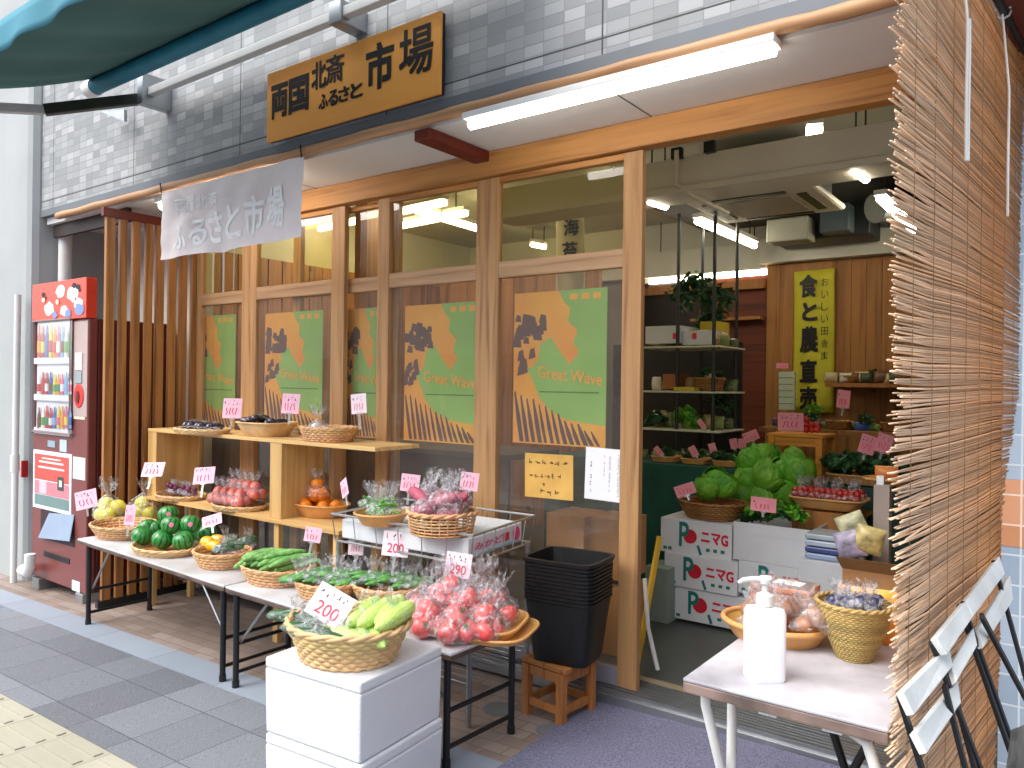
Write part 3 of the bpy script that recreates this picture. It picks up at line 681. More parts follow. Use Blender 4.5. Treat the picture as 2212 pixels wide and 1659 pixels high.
def long(L, r, m, bend=.1, n=10, seg=14, tipr=.35, lob=0, name='long', flat=1):
    mb = MB(); P = []; Rr = []
    for i in range(seg + 1):
        f = i / seg; x = (f - .5) * L; P.append((x, bend * L * (1 - (2 * f - 1) ** 2) * .5, .15 * bend * L * math.sin(f * 3)))
        Rr.append(r * (max(0.02, 1 - abs(2 * f - 1) ** 4) ** .5) * (1 - (1 - tipr) * .5 * max(0, (f - .5) * 2) ** 2))
    mb.tube(P, Rr, n)
    if flat != 1: mb.v = [Vector((q.x, q.y, q.z * flat)) for q in mb.v]
    return data(mb, m, angle=0, name=name)
D['cuke'] = long(.20, .013, M['cuke'], .12, name='cucumber'); D['cuke2'] = long(.19, .014, M['cuke2'], .08, name='cucumber')
D['zuke'] = long(.2, .022, M['zuke'], .05, name='courgette'); D['corn'] = long(.24, .03, M['corn'], .06, 12, 16, .1, name='corn_cob')
D['egg'] = long(.11, .027, M['eggpl'], .2, 12, 12, .6, name='aubergine'); D['yam'] = long(.16, .025, M['yam'], .12, 10, 12, .5, name='sweet_potato')
D['paprika'] = long(.11, .034, M['paprika'], .05, 14, 10, .6, name='yellow_pepper'); D['bean'] = long(.06, .006, M['bean'], .2, 6, 8, .3, name='pod')
def bagmesh(rx, ry, h, neck=.012, top=.05, topr=.03, seed=0, n=30):
    mb = MB(); prof = [(.25, 0), (.85, .006), (1.02, h * .18), (1.05, h * .4), (.9, h * .65), (.55, h * .85), (.28, h)]
    prof = [(r, z) for r, z in prof]; rm = (rx + ry) / 2
    prof += [(neck / rm, h + .012), (neck * 1.3 / rm, h + .02), (topr * .7 / rm, h + .02 + top * .5), (topr / rm, h + .02 + top)]
    def fn(r, z, a, i):
        q = noise.noise((math.cos(a) * 2.2 + seed, math.sin(a) * 2.2, z * 22 + seed)) * .22 + .09 * math.sin(a * 9 + seed + z * 30)
        if i >= 7: q = .5 * math.sin(a * 5 + seed) * ((i - 6) / 4)
        return r * (1 + q), z * (1 + (.12 * math.sin(a * 7 + seed) if i > 8 else 0))
    mb.lathe(prof, n, sx=rx, sy=ry, fn=fn); return data(mb, M['film'], angle=0, name='clear_bag')
def film_bag(name, label, cat, group, loc, rx, ry, h, items, seed=0, top=.05, topr=.03, rz=0, tilt=0, parent=None):
    """a knotted clear bag; items = [(part name, mesh, (x,y,z), rot)]"""
    o = bpy.data.objects.new(name, None); C.objects.link(o); o.location = loc; o.rotation_euler = (tilt, tilt * .6, rz); tag(o, label, cat, group)
    b = bpy.data.objects.new('clear_bag', bagmesh(rx, ry, h, top=top, topr=topr, seed=seed)); C.objects.link(b); b.parent = o
    for pn, me, q, r in items:
        c = bpy.data.objects.new(pn, me); C.objects.link(c); c.parent = o; c.location = q; c.rotation_euler = r
    return o

# ---------------------------------------------------------------- front folding tables
TZ = .36
def folding_table(label, cor, legs, z=TZ, th=.028, feet_gz=True):
    """cor: four top corners; legs: pairs (x, y)"""
    c = sum((Vector((q[0], q[1], 0)) for q in cor), Vector()) / 4
    t = thing('folding_table', label, 'table', 'low folding tables along the kerb', loc=(c.x, c.y, gz(c.x)), world=True)
    mb = MB(); mb.slab([(q[0], q[1], z - .012) for q in cor], (0, 0, .012)); mb.build('tabletop', M['tabletop'], t, bevel=.004)
    mb = MB(); mb.slab([(q[0], q[1], z - th) for q in cor], (0, 0, th - .0125)); mb.build('edge_band', M['tableedge'], t, bevel=.002)
    for x, y in legs:
        mb = MB(); mb.tube([(x, y, gz(x)), (x, y, z - th)], .0135, 10); mb.build('leg', M['navyleg'], t, smooth=True)
    for i in range(0, len(legs), 2):
        (xa, ya), (xb, yb) = legs[i], legs[i + 1]
        for zz in (.07, .2):
            mb = MB(); mb.tube([(xa, ya, gz(xa) + zz), (xb, yb, gz(xb) + zz)], .009, 8); mb.build('crossbar', M['navyleg'], t, smooth=True)
        mb = MB(); d = .22 if i == 0 else -.22; mb.tube([(xa, ya + .02, gz(xa) + .2), (xa + d, ya + .02, z - th)], .007, 6); mb.build('strut', M['metal'], t, smooth=True)
        for x, y in legs[i:i + 2]:
            mb = MB(); mb.tube([(x, y, gz(x) + .001), (x, y, gz(x) + .03)], .0165, 10); mb.build('foot_cap', M['black'], t, smooth=True)
    return t
q = [PZ(167, 1163, TZ), PZ(483, 1265, TZ), PZ(484, 1266, TZ), PZ(974, 1412, TZ)]
y0, y1 = q[0].y, q[1].y
folding_table('grey topped folding table under the pears and melons, beside the vending machine', [(q[0].x, y0), (q[1].x, y1), (q[1].x, y1 + .45), (q[0].x, y0 + .45)],
              [(q[0].x + .06, y0 + .04), (q[0].x + .06, y0 + .41), (q[1].x - .06, y1 + .04), (q[1].x - .06, y1 + .41)])
folding_table('grey topped folding table under the cucumbers and tomatoes, behind the white foam boxes', [(q[2].x + .004, y1), (q[3].x, q[3].y), (q[3].x + .012, q[3].y + .45), (q[2].x + .004, y1 + .45)],
              [(q[2].x + .05, y1 + .03), (q[2].x + .05, y1 + .41), (q[3].x - .05, q[3].y + .04), (q[3].x - .03, q[3].y + .40)])

# white foam boxes --------------------------------------------------------------
fc = [PZ(572, 1418, .40), PZ(779, 1477, .40), PZ(956, 1414, .40)]
fa = (fc[1] - fc[0]); fb = (fc[2] - fc[1]); fa.z = fb.z = 0; fb = fb - fa * (fb.dot(fa) / fa.length_squared); fb *= 1.22
def foam_box(label, z0, z1, sh=0):
    t = thing('foam_box', label, 'foam box', 'white foam boxes stacked under the big basket', loc=(fc[0].x, fc[0].y, z0), world=True)
    o = fc[0] + fa.normalized() * sh; o.z = 0
    def ring(z, k=0): return [Vector((p.x, p.y, z)) for p in (o + fa.normalized() * k + fb.normalized() * k, o + fa - fa.normalized() * k + fb.normalized() * k, o + fa + fb - fa.normalized() * k - fb.normalized() * k, o + fb + fa.normalized() * k - fb.normalized() * k)]
    mb = MB(); a, b = ring(z0, .004), ring(z1 - .035, .0); mb.add(a + b, [(3, 2, 1, 0), (4, 5, 6, 7)] + [(i, (i + 1) % 4, 4 + (i + 1) % 4, 4 + i) for i in range(4)]); mb.build('body', M['foam'], t, bevel=.007)
    mb = MB(); mb.slab(ring(z1 - .0345, .0005), (0, 0, .0345)); mb.build('lid', M['foam'], t, bevel=.007)
    return t
foam_box('upper of the two stacked white foam boxes, carrying the big wicker basket', .155, .40)
foam_box('lower of the two stacked white foam boxes, standing on the footpath', gz(-1.9) - .0, .153, .006)

# ---------------------------------------------------------------- baskets on the front tables
c, r = base_pt(190, 345, 1168, TZ, .7)
basket('wicker basket of bagged yellow pears at the left end of the front tables', c, r, .075, ry=r * .8, taper=.72, m='wicker')
k = 0
for (u, v, sc_) in ((238, 1112, 1), (312, 1108, .95)):
    p = PZ(u, v, TZ + .08); its = []
    for j, (x, y, z) in enumerate(((-.035, -.03, .035), (.04, -.03, .035), (0, .035, .035), (-.01, -.01, .095), (.045, .03, .08))): its.append(('pear', D['pear'], (x, y, z), (R_(0, 3), R_(0, 3), 0)))
    film_bag('bag_of_pears', ['clear bag of yellow pears nearest the vending machine', 'clear bag of yellow pears beside the striped melons'][k], 'bag of fruit', 'bags of yellow pears', (p.x, p.y, TZ + .05), .1, .09, .16, its, seed=k + 3, top=.07, topr=.045, rz=k * .8, tilt=.1); k += 1
tagcard('pink price card tilted beside the vending machine over the yellow pears', 186, 1079, 54, 40, c.y - .02, roll=-.25, words=None, stem=.05)
tagcard('narrow pink price card turned sideways between pears and melons', 281, 1113, 24, 44, 2.2, roll=.05, yaw=.1, stem=.06, scrib=2)
c, r = base_pt(273, 442, 1206, TZ, .8)
basket('flat wicker tray of small striped melons on the front table', c, r, .035, ry=r * .72, taper=.85, rows=3, m='wicker2')
for i, (u, v, z, st) in enumerate(((364, 1111, .53, 1), (370, 1134, .50, 1), (411, 1133, .50, 1), (307, 1157, .425, 0), (351, 1165, .425, 0), (396, 1168, .425, 0), (335, 1143, .43, 0), (318, 1140, .44, 0), (446, 1150, .43, 0), (430, 1150, .42, 0))):
    p = PZ(u, v, z); o = put('small_melon', [('melon', D['melon'])], p, (R_(-.5, .5), R_(-.5, .5), R_(0, 6)), R_(.93, 1.03), group='small striped melons', cat='melon',
                             label='striped green melon with a pink round sticker, in the flat tray' if st else 'plain striped green melon without a sticker, in the flat tray')
    if st:
        d = (EYE - p).normalized(); mb = MB(); s = d.to_track_quat('Z', 'Y').to_matrix()
        mb.lathe([(0.0, .0012), (.006, .001), (.013, -.0002)], 14); Mx = o.matrix_basis.inverted() @ (Matrix.Translation(p + d * .0585) @ s.to_4x4())
        mb.xf(Matrix.Translation((0, 0, 0))); me = data(mb, M['sticker'], name='sticker'); q = bpy.data.objects.new('sticker', me); C.objects.link(q); q.parent = o; q.matrix_basis = Mx
tagcard('pink price card leaning over the melons towards the peppers', 458, 1124, 46, 26, 2.28, roll=-.35, pitch=.5, stem=.04, scrib=2)
c, r = base_pt(414, 545, 1232, TZ, .72)
basket('small wicker basket of yellow peppers and bagged courgettes', c, r, .075, ry=r * .85, taper=.74)
for i, (u, v) in enumerate(((448, 1172), (470, 1166), (462, 1180))):
    p = PZ(u, v, TZ + .085); put('yellow_pepper', [('pepper', D['paprika'])], p, (0, 0, R_(-.3, .5)), R_(.8, .95), 'yellow pepper in the small basket between melons and cucumbers', 'pepper', 'yellow peppers')
for i, (u, v, l) in enumerate(((492, 1168, 0), (505, 1184, 1), (480, 1188, 2), (530, 1172, 3))):
    p = PZ(u, v, TZ + .08); o = film_bag('bag_of_courgettes', 'clear bag of dark courgettes beside the yellow peppers', 'bag of vegetables', 'bags of dark courgettes', p + Vector((0, 0, -.02)), .05, .035, .05, [('courgette', D['zuke'], (0, .0, .02), (0, -.25, .4)), ('courgette', D['zuke'], (0, .02, .03), (0, -.3, .2))], seed=i * 2 + 1, top=.035, topr=.02, rz=.3 * i, tilt=.3)
    for ch in o.children:
        if ch.name.startswith('courgette'): ch.scale = (.55, .75, .75)
c, r = base_pt(508, 682, 1272, TZ, .72)
basket('wicker basket heaped with loose ribbed cucumbers', c, r, .075, ry=r * .72, taper=.74)
for i in range(17):
    f = (i % 6) / 5 - .5; ly = i // 6
    p = c + RT * ((f * .21) * (1 - .18 * ly)) + Vector((0, 0, .075 + .024 * ly)) + FW * R_(-.02, .03)
    put('cucumber', [('cucumber', D['cuke'])], p, (R_(-.2, .2), -.12 + R_(-.1, .1), 1.05 + R_(-.16, .16)), (R_(.95, 1.12), 1.4, 1.4), 'loose green cucumber heaped in the wicker basket', 'cucumber', 'loose cucumbers')
tagcard('pale pink price card standing behind the loose cucumbers', 676, 1155, 40, 32, c.y + .14, roll=.12, stem=.07, scrib=3)
# two baskets of bagged cucumbers
for k, (u0, u1, vb, lab) in enumerate(((630, 775, 1306, 'wicker basket of bagged cucumbers nearest the loose cucumbers'), (752, 916, 1316, 'wicker basket of bagged cucumbers next to the tomatoes'))):
    c, r = base_pt(u0, u1, vb, TZ, .7); basket(lab, c, r, .075, ry=r * .8, taper=.72, m='wicker')
    for i in range(5):
        f = i / 4 - .5; p = c + RT * f * r * 1.5 + FW * R_(-.03, .02) + Vector((0, 0, .06 + .02 * (i % 2)))
        its = [('cucumber', D['cuke2'], (R_(-.01, .01), -.018 + .018 * j, .02 + .012 * (j % 2)), (0, R_(-.1, .1), R_(-.1, .1))) for j in range(3)]
        film_bag('bag_of_cucumbers', lab.replace('wicker basket', ['leftmost', 'second', 'middle', 'fourth', 'rightmost'][i] + ' clear bag').replace('of bagged cucumbers', 'of green cucumbers in the basket'), 'bag of vegetables', 'bags of cucumbers', p, .075, .042, .045, its, seed=i + k * 7, top=.045, topr=.028, rz=.95 + R_(-.2, .2), tilt=R_(-.2, .1))
tagcard('pale price card standing in front of the wire rack, the smaller one', 769, 1179, 36, 40, 2.42, stem=.08, m='palecard', scrib=2)
tagcard('pale price card with a big red price, in front of the wire rack', 855, 1175, 62, 54, 2.36, stem=.08, price='200', m='palecard', scrib=3, roll=.06)
tagcard('white price card with a red price standing over the bagged tomatoes', 990, 1221, 60, 54, 2.30, stem=.07, price='290', m='palecard', scrib=4, roll=.1)
# tomato tray
c, r = base_pt(878, 1142, 1393, TZ, .8)
c = c + Vector((0, .0, .004))
tt = basket('shallow square bamboo tray of bagged tomatoes at the table corner', c, r * .93, .035, ry=r * .72, taper=.9, power=4, m='bamboo', style='plain', rot=.35, rim=.012, name='bamboo_tray', cat='tray')
basket('empty flat bamboo tray lying under the tomato tray at the table corner', c + Vector((.05, .01, -.0035)), r * .9, .018, ry=r * .7, taper=.95, power=4, m='bamboo', style='plain', rot=.3, rim=.01, name='bamboo_tray', cat='tray')
for i, (u, v, z, n) in enumerate(((922, 1352, 0, 4), (985, 1368, 0, 4), (1048, 1364, 0, 4), (945, 1318, .03, 4), (1008, 1330, .035, 4), (1072, 1330, .01, 3), (975, 1300, .065, 4), (1030, 1300, .06, 3), (1060, 1300, .02, 3), (915, 1318, .0, 3))):
    p = PZ(u, v, TZ + .035 + z); its = []
    for j in range(n):
        a = j * 2 * PI / max(3, n - 1); q = (math.cos(a) * .036, math.sin(a) * .036, .03) if j < 3 else (0, 0, .078)
        ro = (R_(-.8, .8), R_(-.8, .8), R_(0, 3)); its.append(('tomato', D['tomato'], q, ro)); its.append(('calyx', D['calyx'], q, ro))
    for q_ in range(len(its)): its[q_] = (its[q_][0], its[q_][1], tuple(x * 1.15 for x in its[q_][2]), its[q_][3])
    o = film_bag('bag_of_tomatoes', 'clear knotted bag of red tomatoes, %s of the square bamboo tray' % ['front left', 'front middle', 'front right', 'second row left', 'second row middle', 'second row right', 'upper back left', 'upper back right', 'back right corner', 'back left corner'][i], 'bag of tomatoes', 'bags of red tomatoes', (p.x, p.y, TZ + .012 + z), .08, .077, .125, its, seed=i * 1.7, top=.05, topr=.035, rz=R_(0, 3), tilt=R_(-.15, .15))

# big basket on the foam boxes ----------------------------------------------------
c, r = base_pt(615, 890, 1452, .402, .74)
basket('large wicker basket of sweetcorn and courgettes on the white foam boxes', c, r, .115, ry=r * .9, taper=.76, rows=8, N=26, sr=.0085, rim=.012, flare=1.5, m='wicker2')
for i, (u, v, rz, ry_, z) in enumerate(((840, 1326, -1.15, .06, .14), (812, 1332, -1.25, .06, .14), (790, 1375, -.25, .1, .09), (745, 1385, -.05, .05, .075), (852, 1340, -1.3, .05, .135), (785, 1330, -1.2, .08, .125), (720, 1390, .1, 0, .06))):
    p = PZ(u, v, .40 + z); o = film_bag('bag_of_corn', 'clear bag holding a pale green corn cob, %s in the large basket' % ['steepest at right', 'second from right', 'flat in middle', 'flat at front', 'at right rim', 'upright behind card', 'lowest at front'][i], 'bag of corn', 'bags of sweetcorn', p, .1, .034, .04, [('corn_cob', D['corn'], (0, 0, .012), (0, 0, 0))], seed=i + .5, top=.02, topr=.02, rz=rz); o.rotation_euler = (0, ry_, rz)
for i, (u, v, rz) in enumerate(((668, 1372, .5), (660, 1350, .4), (705, 1360, .2), (690, 1385, .5), (640, 1340, .8), (720, 1345, .0))):
    p = PZ(u, v, .40 + .085); o = film_bag('bag_of_courgettes', 'clear bag holding a dark courgette, in the large basket', 'bag of vegetables', 'bags of courgettes in the large basket', p, .09, .035, .035, [('courgette', D['zuke'], (0, 0, .012), (0, 0, 0))], seed=i + 9, top=.02, topr=.02); o.rotation_euler = (0, .1, rz)
tagcard('large white price card lying tilted on the big basket', 713, 1308, 98, 74, c.y - .06, roll=.42, pitch=.5, yaw=0, stem=.0, m='palecard', price='200', scrib=5, group='white price cards')

# ---------------------------------------------------------------- plywood shelf with baskets
UX0, UX1, UY, UD = -4.83, -2.74, 2.60, .31
t = thing('plywood_shelf', 'two tier plywood display shelf standing behind the front tables', 'shelf', loc=((UX0 + UX1) / 2, UY, gz(-3.8)), world=True)
mb = MB(); mb.box(UX0, UX1, UY, UY + UD, .965, .985); mb.build('top_board', M['shelfwood'], t, bevel=.002)
mb = MB(); mb.box(UX0 + .02, -2.97, UY - .02, UY + UD, .535, .556); mb.build('lower_board', M['shelfwood'], t, bevel=.002)
for xa, xb in ((UX0, UX0 + .1), (-3.56, -3.46)):
    mb = MB(); mb.box(xa, xb, UY + .003, UY + .02, .5565, .9645); mb.build('front_post', M['shelfwood_z'], t, bevel=.002)
    mb = MB(); mb.box(xb - .02, xb - .002, UY + .0205, UY + UD - .01, .5565, .9645); mb.build('side_panel', M['shelfwood_z'], t)
for x in (UX0 + .05, -3.5, -3.02):
    for y in (UY + .02, UY + UD - .03):
        mb = MB(); mb.box(x - .02, x + .02, y - .015, y + .015, gz(x), .5345); mb.build('leg', M['shelfwood_z'], t)
def sbk(lab, u0, u1, vb, z, h, **k):
    c, r = base_pt(u0, u1, vb, z, k.get('taper', .8) * .75); return c, r, basket(lab, c, r, h, ry=min(r * .8, .13), **k)
c, r, _ = sbk('flat wicker tray of dark vegetable packs at the left end of the top shelf', 362, 510, 938, .986, .022, taper=.92, rows=3, m='wicker2')
for i in range(5):
    p = c + Vector((-.13 + .065 * i, R_(-.02, .02), .025)); film_bag('vegetable_pack', 'small clear pack of dark aubergines in the flat tray on the top shelf', 'pack', 'dark packs on the top shelf', p, .035, .06, .02, [('aubergine', D['egg'], (0, 0, .012), (0, 0, 1.5))], seed=i, top=.008, topr=.012)
c, r, _ = sbk('pale basket of dark aubergines in the middle of the top shelf', 512, 640, 943, .986, .075, taper=.7, power=3.5, m='wicker2', style='plain')
for i in range(11): put('aubergine', [('aubergine', D['egg'])], c + Vector((R_(-r * .75, r * .75), R_(-.06, .06), .07 + .012 * (i % 3))), (R_(-.4, .4), R_(-.5, .5), R_(0, 3)), R_(.75, .95), 'small dark aubergine in the pale basket on the top shelf', 'aubergine', 'loose aubergines')
c, r, _ = sbk('round wicker basket with a single clear bag, right end of the top shelf', 642, 778, 955, .986, .07, taper=.8, rows=6, m='wicker')
film_bag('bag_of_garlic', 'clear knotted bag standing in the round basket on the top shelf', 'bag of vegetables', None, c + Vector((-.04, -.03, .03)), .06, .05, .085, [('garlic', sph(.024, M['white'], .9, 6, 14, .08, 'garlic'), (x, y, z), (0, 0, 0)) for x, y, z in ((-.02, 0, .03), (.03, .01, .03), (0, -.02, .05))], seed=4, top=.05, topr=.035, tilt=.2)
tagcard('pink price card above the dark packs, leftmost on the top shelf', 502, 882, 46, 44, 2.66, stem=.06, scrib=4)
tagcard('pink price card above the aubergines, middle of the top shelf', 628, 872, 42, 44, 2.66, stem=.06, scrib=4, roll=.03)
tagcard('pale price card above the round basket, rightmost on the top shelf', 775, 872, 36, 44, 2.66, stem=.08, scrib=3, roll=-.12, m='palecard')
c, r, _ = sbk('flat tray of small purple onions, left end of the lower shelf', 327, 452, 1082, .557, .022, taper=.92, rows=3, m='wicker2')
for i in range(7):
    p = c + Vector((-.12 + .04 * i, R_(-.03, .03), .02)); its = [('onion', D['onion'], (R_(-.02, .02), R_(-.03, .03), .015 + .012 * j), (0, 0, R_(0, 3))) for j in range(4)]
    film_bag('bag_of_onions', 'small clear bag of purple onions on the lower shelf', 'bag of vegetables', 'bags of purple onions', p, .035, .045, .045, its, seed=i, top=.02, topr=.015)
c, r, _ = sbk('flat tray of bagged red peaches on the lower shelf', 447, 586, 1105, .557, .022, taper=.92, rows=3, m='wicker2')
for i in range(8):
    p = c + Vector((-.13 + .07 * (i % 4) + .03 * (i // 4), -.05 + .08 * (i // 4), .02 + .04 * (i // 4))); its = [('peach', D['peach'], ((j % 2 - .5) * .05, (j // 2 - .5) * .045, .03), (R_(0, 3), 0, 0)) for j in range(4)] + [('peach', D['peach'], (0, 0, .07), (1, 0, 0))]
    film_bag('bag_of_peaches', 'clear bag of red peaches on the lower shelf, %s' % ['front row leftmost', 'front row second', 'front row third', 'front row rightmost', 'back row leftmost', 'back row second', 'back row third', 'back row rightmost'][i], 'bag of fruit', 'bags of red peaches', p, .06, .055, .09, its, seed=i, top=.04, topr=.025)
c, r, _ = sbk('pale bamboo basket of oranges on the lower shelf, right of the post', 613, 768, 1120, .557, .07, taper=.65, m='bamboo', style='plain')
for i in range(15):
    k = i // 9; a = i * 2.4; rr = (.11 if k == 0 else .05) * (.4 + .6 * ((i % 3) / 2)); put('orange', [('orange', D['orange'])], c + Vector((math.cos(a) * rr * 1.1 - .02, math.sin(a) * rr * .8, .06 + .05 * k)), (R_(0, 3), R_(0, 3), 0), R_(.9, 1.08), 'bright orange fruit heaped in the pale bamboo basket', 'orange', 'loose oranges')
film_bag('bag_of_oranges', 'clear knotted bag of oranges on top of the loose oranges', 'bag of fruit', None, c + Vector((-.01, -.01, .1)), .07, .06, .09, [('orange', D['orange'], (x, y, z), (0, 0, 0)) for x, y, z in ((-.03, 0, .03), (.03, .01, .03), (0, .0, .075))], seed=6, top=.04, topr=.03)
tagcard('lilac price card in front of the left post of the plywood shelf', 331, 1014, 52, 34, 2.5, roll=-.05, pitch=.5, stem=.08, scrib=3)
tagcard('lilac price card standing over the bagged peaches', 441, 1027, 50, 38, 2.5, roll=-.1, pitch=.4, stem=.08, scrib=4)
tagcard('curled pink price card beside the oranges', 744, 1054, 28, 40, 2.56, roll=-.6, yaw=-.7, stem=.05, scrib=2)

# ---------------------------------------------------------------- wire rack with a foam box, edamame and sweet potatoes
RZ = .70
a_, b_, c_ = PZ(717, 1110, RZ), PZ(1022, 1157, RZ), PZ(1183, 1108, RZ)
c_.y = min(c_.y, 2.9); ex = (b_ - a_); ey = Vector((c_.x - b_.x, c_.y - b_.y, 0)); 
t = thing('wire_rack', 'bright wire basket rack standing between the plywood shelf and the black tubs', 'rack', loc=(a_.x, a_.y, gz(-2.4)), world=True)
RK = lambda x, y, z: a_ + ex * x + ey * y + Vector((0, 0, z))
mb = MB(); mb.tube([RK(0, 0, 0), RK(1, 0, 0), RK(1, 1, 0), RK(0, 1, 0)], .006, 8, closed=True); mb.build('top_hoop', M['steel'], t, smooth=True)
mb = MB(); mb.tube([RK(.02, .02, -.12), RK(.98, .02, -.12), RK(.98, .98, -.12), RK(.02, .98, -.12)], .005, 8, closed=True); mb.build('bottom_hoop', M['steel'], t, smooth=True)
mb = MB()
for i in range(7):
    f = i / 6
    for q in ((f, 0), (f, 1), (0, f), (1, f)): mb.tube([RK(q[0], q[1], 0), RK(.02 + q[0] * .96, .02 + q[1] * .96, -.12)], .0028, 5)
for i in range(16): f = .02 + .96 * i / 15; mb.tube([RK(f, .02, -.118), RK(f, .98, -.118)], .0025, 5)
mb.build('wire_mesh', M['steel'], t, smooth=True)
for q in ((.03, .04), (.97, .04), (.03, .96), (.97, .96)):
    g_ = RK(q[0], q[1], 0); mb = MB(); mb.tube([(g_.x, g_.y, gz(g_.x)), (g_.x, g_.y, .57)], .011, 8); mb.build('leg', M['metal'], t, smooth=True)
mb = MB()
for q in (.1, .25):
    for i in range(10): f = i / 9; mb.tube([RK(.03, .04 + .92 * f, 0) * 1 + Vector((0, 0, -RZ + q)), RK(.97, .04 + .92 * f, 0) + Vector((0, 0, -RZ + q))], .003, 5)
mb.build('lower_shelf', M['metal'], t, smooth=True)
t2 = thing('foam_crate', 'white foam crate with pink printed marks lying in the wire rack', 'foam box', loc=tuple(RK(.5, .5, -.1)), world=True)
mb = MB(); z0 = RZ - .108; bx = [RK(.05, .05, 0), RK(.95, .05, 0), RK(.95, .9, 0), RK(.05, .9, 0)]
mb.slab([(p.x, p.y, z0) for p in bx], (0, 0, .085)); mb.build('crate', M['foam'], t2, bevel=.006)
mb = MB(); e = ey.normalized(); fr = RK(.95, .05, 0); L = ey.length * .85
n_ = Vector((e.y, -e.x, 0))
o = Vector((fr.x, fr.y, z0)) + n_ * .0065
text(mb, 'みかど', o + e * L * .08 + Vector((0, 0, .03)), e * L * .5, Vector((0, 0, .032)), lift=.0015, bold=.02)
mb.build('printed_word', mat('pink_print', 'e0407c', .6), t2); mb = MB(); mb.obox(o + e * L * .66 + Vector((0, 0, .045)), e * .05, n_ * .002, Vector((0, 0, .035))); mb.build('printed_square', M['redink'], t2); mb = MB()
mb.lathe([(0, 0), (.03, 0), (.03, .002), (0, .002)], 20); k = len(mb.v) - 80
mm = Matrix((( e.x, 0, n_.x, 0), (e.y, 0, n_.y, 0), (0, 1, 0, 0), (0, 0, 0, 1))); cc = o + e * L * .86 + Vector((0, 0, .045))
for i in range(k, len(mb.v)): mb.v[i] = (mm @ mb.v[i]) + cc
mb.build('printed_disc', mat('pink_print_disc', 'e0407c', .6), t2)
mb = MB(); mb.obox(o + e * L * .5 + Vector((0, 0, .012)), e * L * .8, n_ * .002, Vector((0, 0, .006))); mb.build('printed_line', flat('8cc0d0'), t2)
Zt = z0 + .088
c, r = base_pt(766, 882, 1138, Zt, .6); basket('round basket of green soybean pods standing in the wire rack', c, r, .05, taper=.7, m='bamboo', style='plain')
for i in range(5):
    a = i * 1.3; p = c + Vector((math.cos(a) * .05, math.sin(a) * .045, .045 + .02 * (i % 2)))
    its = [('pod', D['bean'], (R_(-.035, .035), R_(-.025, .025), .01 + .005 * j), (R_(-.5, .5), R_(-.5, .5), R_(0, 3))) for j in range(9)]
    film_bag('bag_of_pods', 'clear bag of bright green soybean pods in the wire rack', 'bag of vegetables', 'bags of soybean pods', p, .055, .045, .055, its, seed=i + 2, top=.04, topr=.03, tilt=R_(-.1, .2))
c, r = base_pt(880, 1028, 1162, Zt, .7); basket('tall open weave basket of bagged sweet potatoes in the wire rack', c, r, .09, taper=.88, rows=7, N=26, sr=.0042, open_=True, m='wicker', rim=.011)
for i in range(6):
    a = i * 1.1; p = c + Vector((math.cos(a) * .07, math.sin(a) * .055, .075 + .035 * (i % 2)))
    its = [('sweet_potato', D['yam'], (R_(-.01, .01), -.02 + .035 * j, .03), (R_(-.2, .2), R_(-.5, -.2), R_(-.2, .2))) for j in range(3)]
    film_bag('bag_of_sweet_potatoes', 'clear bag of dusky red sweet potatoes, %s of the open weave basket' % ['right side', 'front right', 'front left', 'left side', 'back left', 'back right'][[0, 5, 4, 3, 2, 1][i]], 'bag of vegetables', 'bags of sweet potatoes', p, .075, .055, .085, its, seed=i + 5, top=.04, topr=.03, rz=R_(0, 3), tilt=R_(-.4, .4))
tagcard('pink price card left of the bagged sweet potatoes', 886, 1043, 44, 38, 2.62, stem=.06, scrib=4, roll=.08)
tagcard('pink price card right of the bagged sweet potatoes', 1014, 1040, 42, 40, 2.72, stem=.06, scrib=4, roll=.1)

# ---------------------------------------------------------------- black tubs on a stool, mat
p0 = PG(1127, 1540); p1 = PG(1213, 1572); p2 = PG(1265, 1530)
t = thing('wooden_stool', 'small wooden stool under the stacked black tubs by the entrance', 'stool', loc=(p1.x, p1.y, gz(p1.x)), world=True)
sa = (p1 - p0); sb = (p2 - p1); sa.z = sb.z = 0; L1, L2 = sa.length, sb.length; sa.normalize(); sb = Vector((-sa.y, sa.x, 0)); L2 = .22
ST = lambda x, y, z: Vector((p0.x, p0.y, gz(p0.x))) + sa * x + sb * y + Vector((0, 0, z))
SZ = .235
for x in (.015, L1 - .015):
    for y in (.015, L2 - .015): mb = MB(); mb.obox(ST(x, y, SZ / 2 - .012), sa * .034, sb * .034, (0, 0, SZ - .024)); mb.build('leg', M['stoolwood'], t, bevel=.002)
mb = MB()
for y in (.03, .085, .14, .195): mb.obox(ST(L1 / 2, y, SZ - .011), sa * (L1 + .02), sb * .05, (0, 0, .022))
mb.build('seat', M['stoolwood'], t, bevel=.003)
for a, b in (((.034, .015), (L1 - .034, .015)), ((.034, L2 - .015), (L1 - .034, L2 - .015)), ((.015, .034), (.015, L2 - .034)), ((L1 - .015, .034), (L1 - .015, L2 - .034))):
    mb = MB(); mb.bar(ST(*a, .06), ST(*b, .06), .02, .03); mb.build('stretcher', M['stoolwood'], t, bevel=.002)
    mb = MB(); mb.bar(ST(*a, SZ - .045), ST(*b, SZ - .045), .018, .04); mb.build('apron', M['stoolwood'], t, bevel=.002)
tc_ = ST(L1 / 2 + .03, L2 / 2 + .02, SZ + .001)
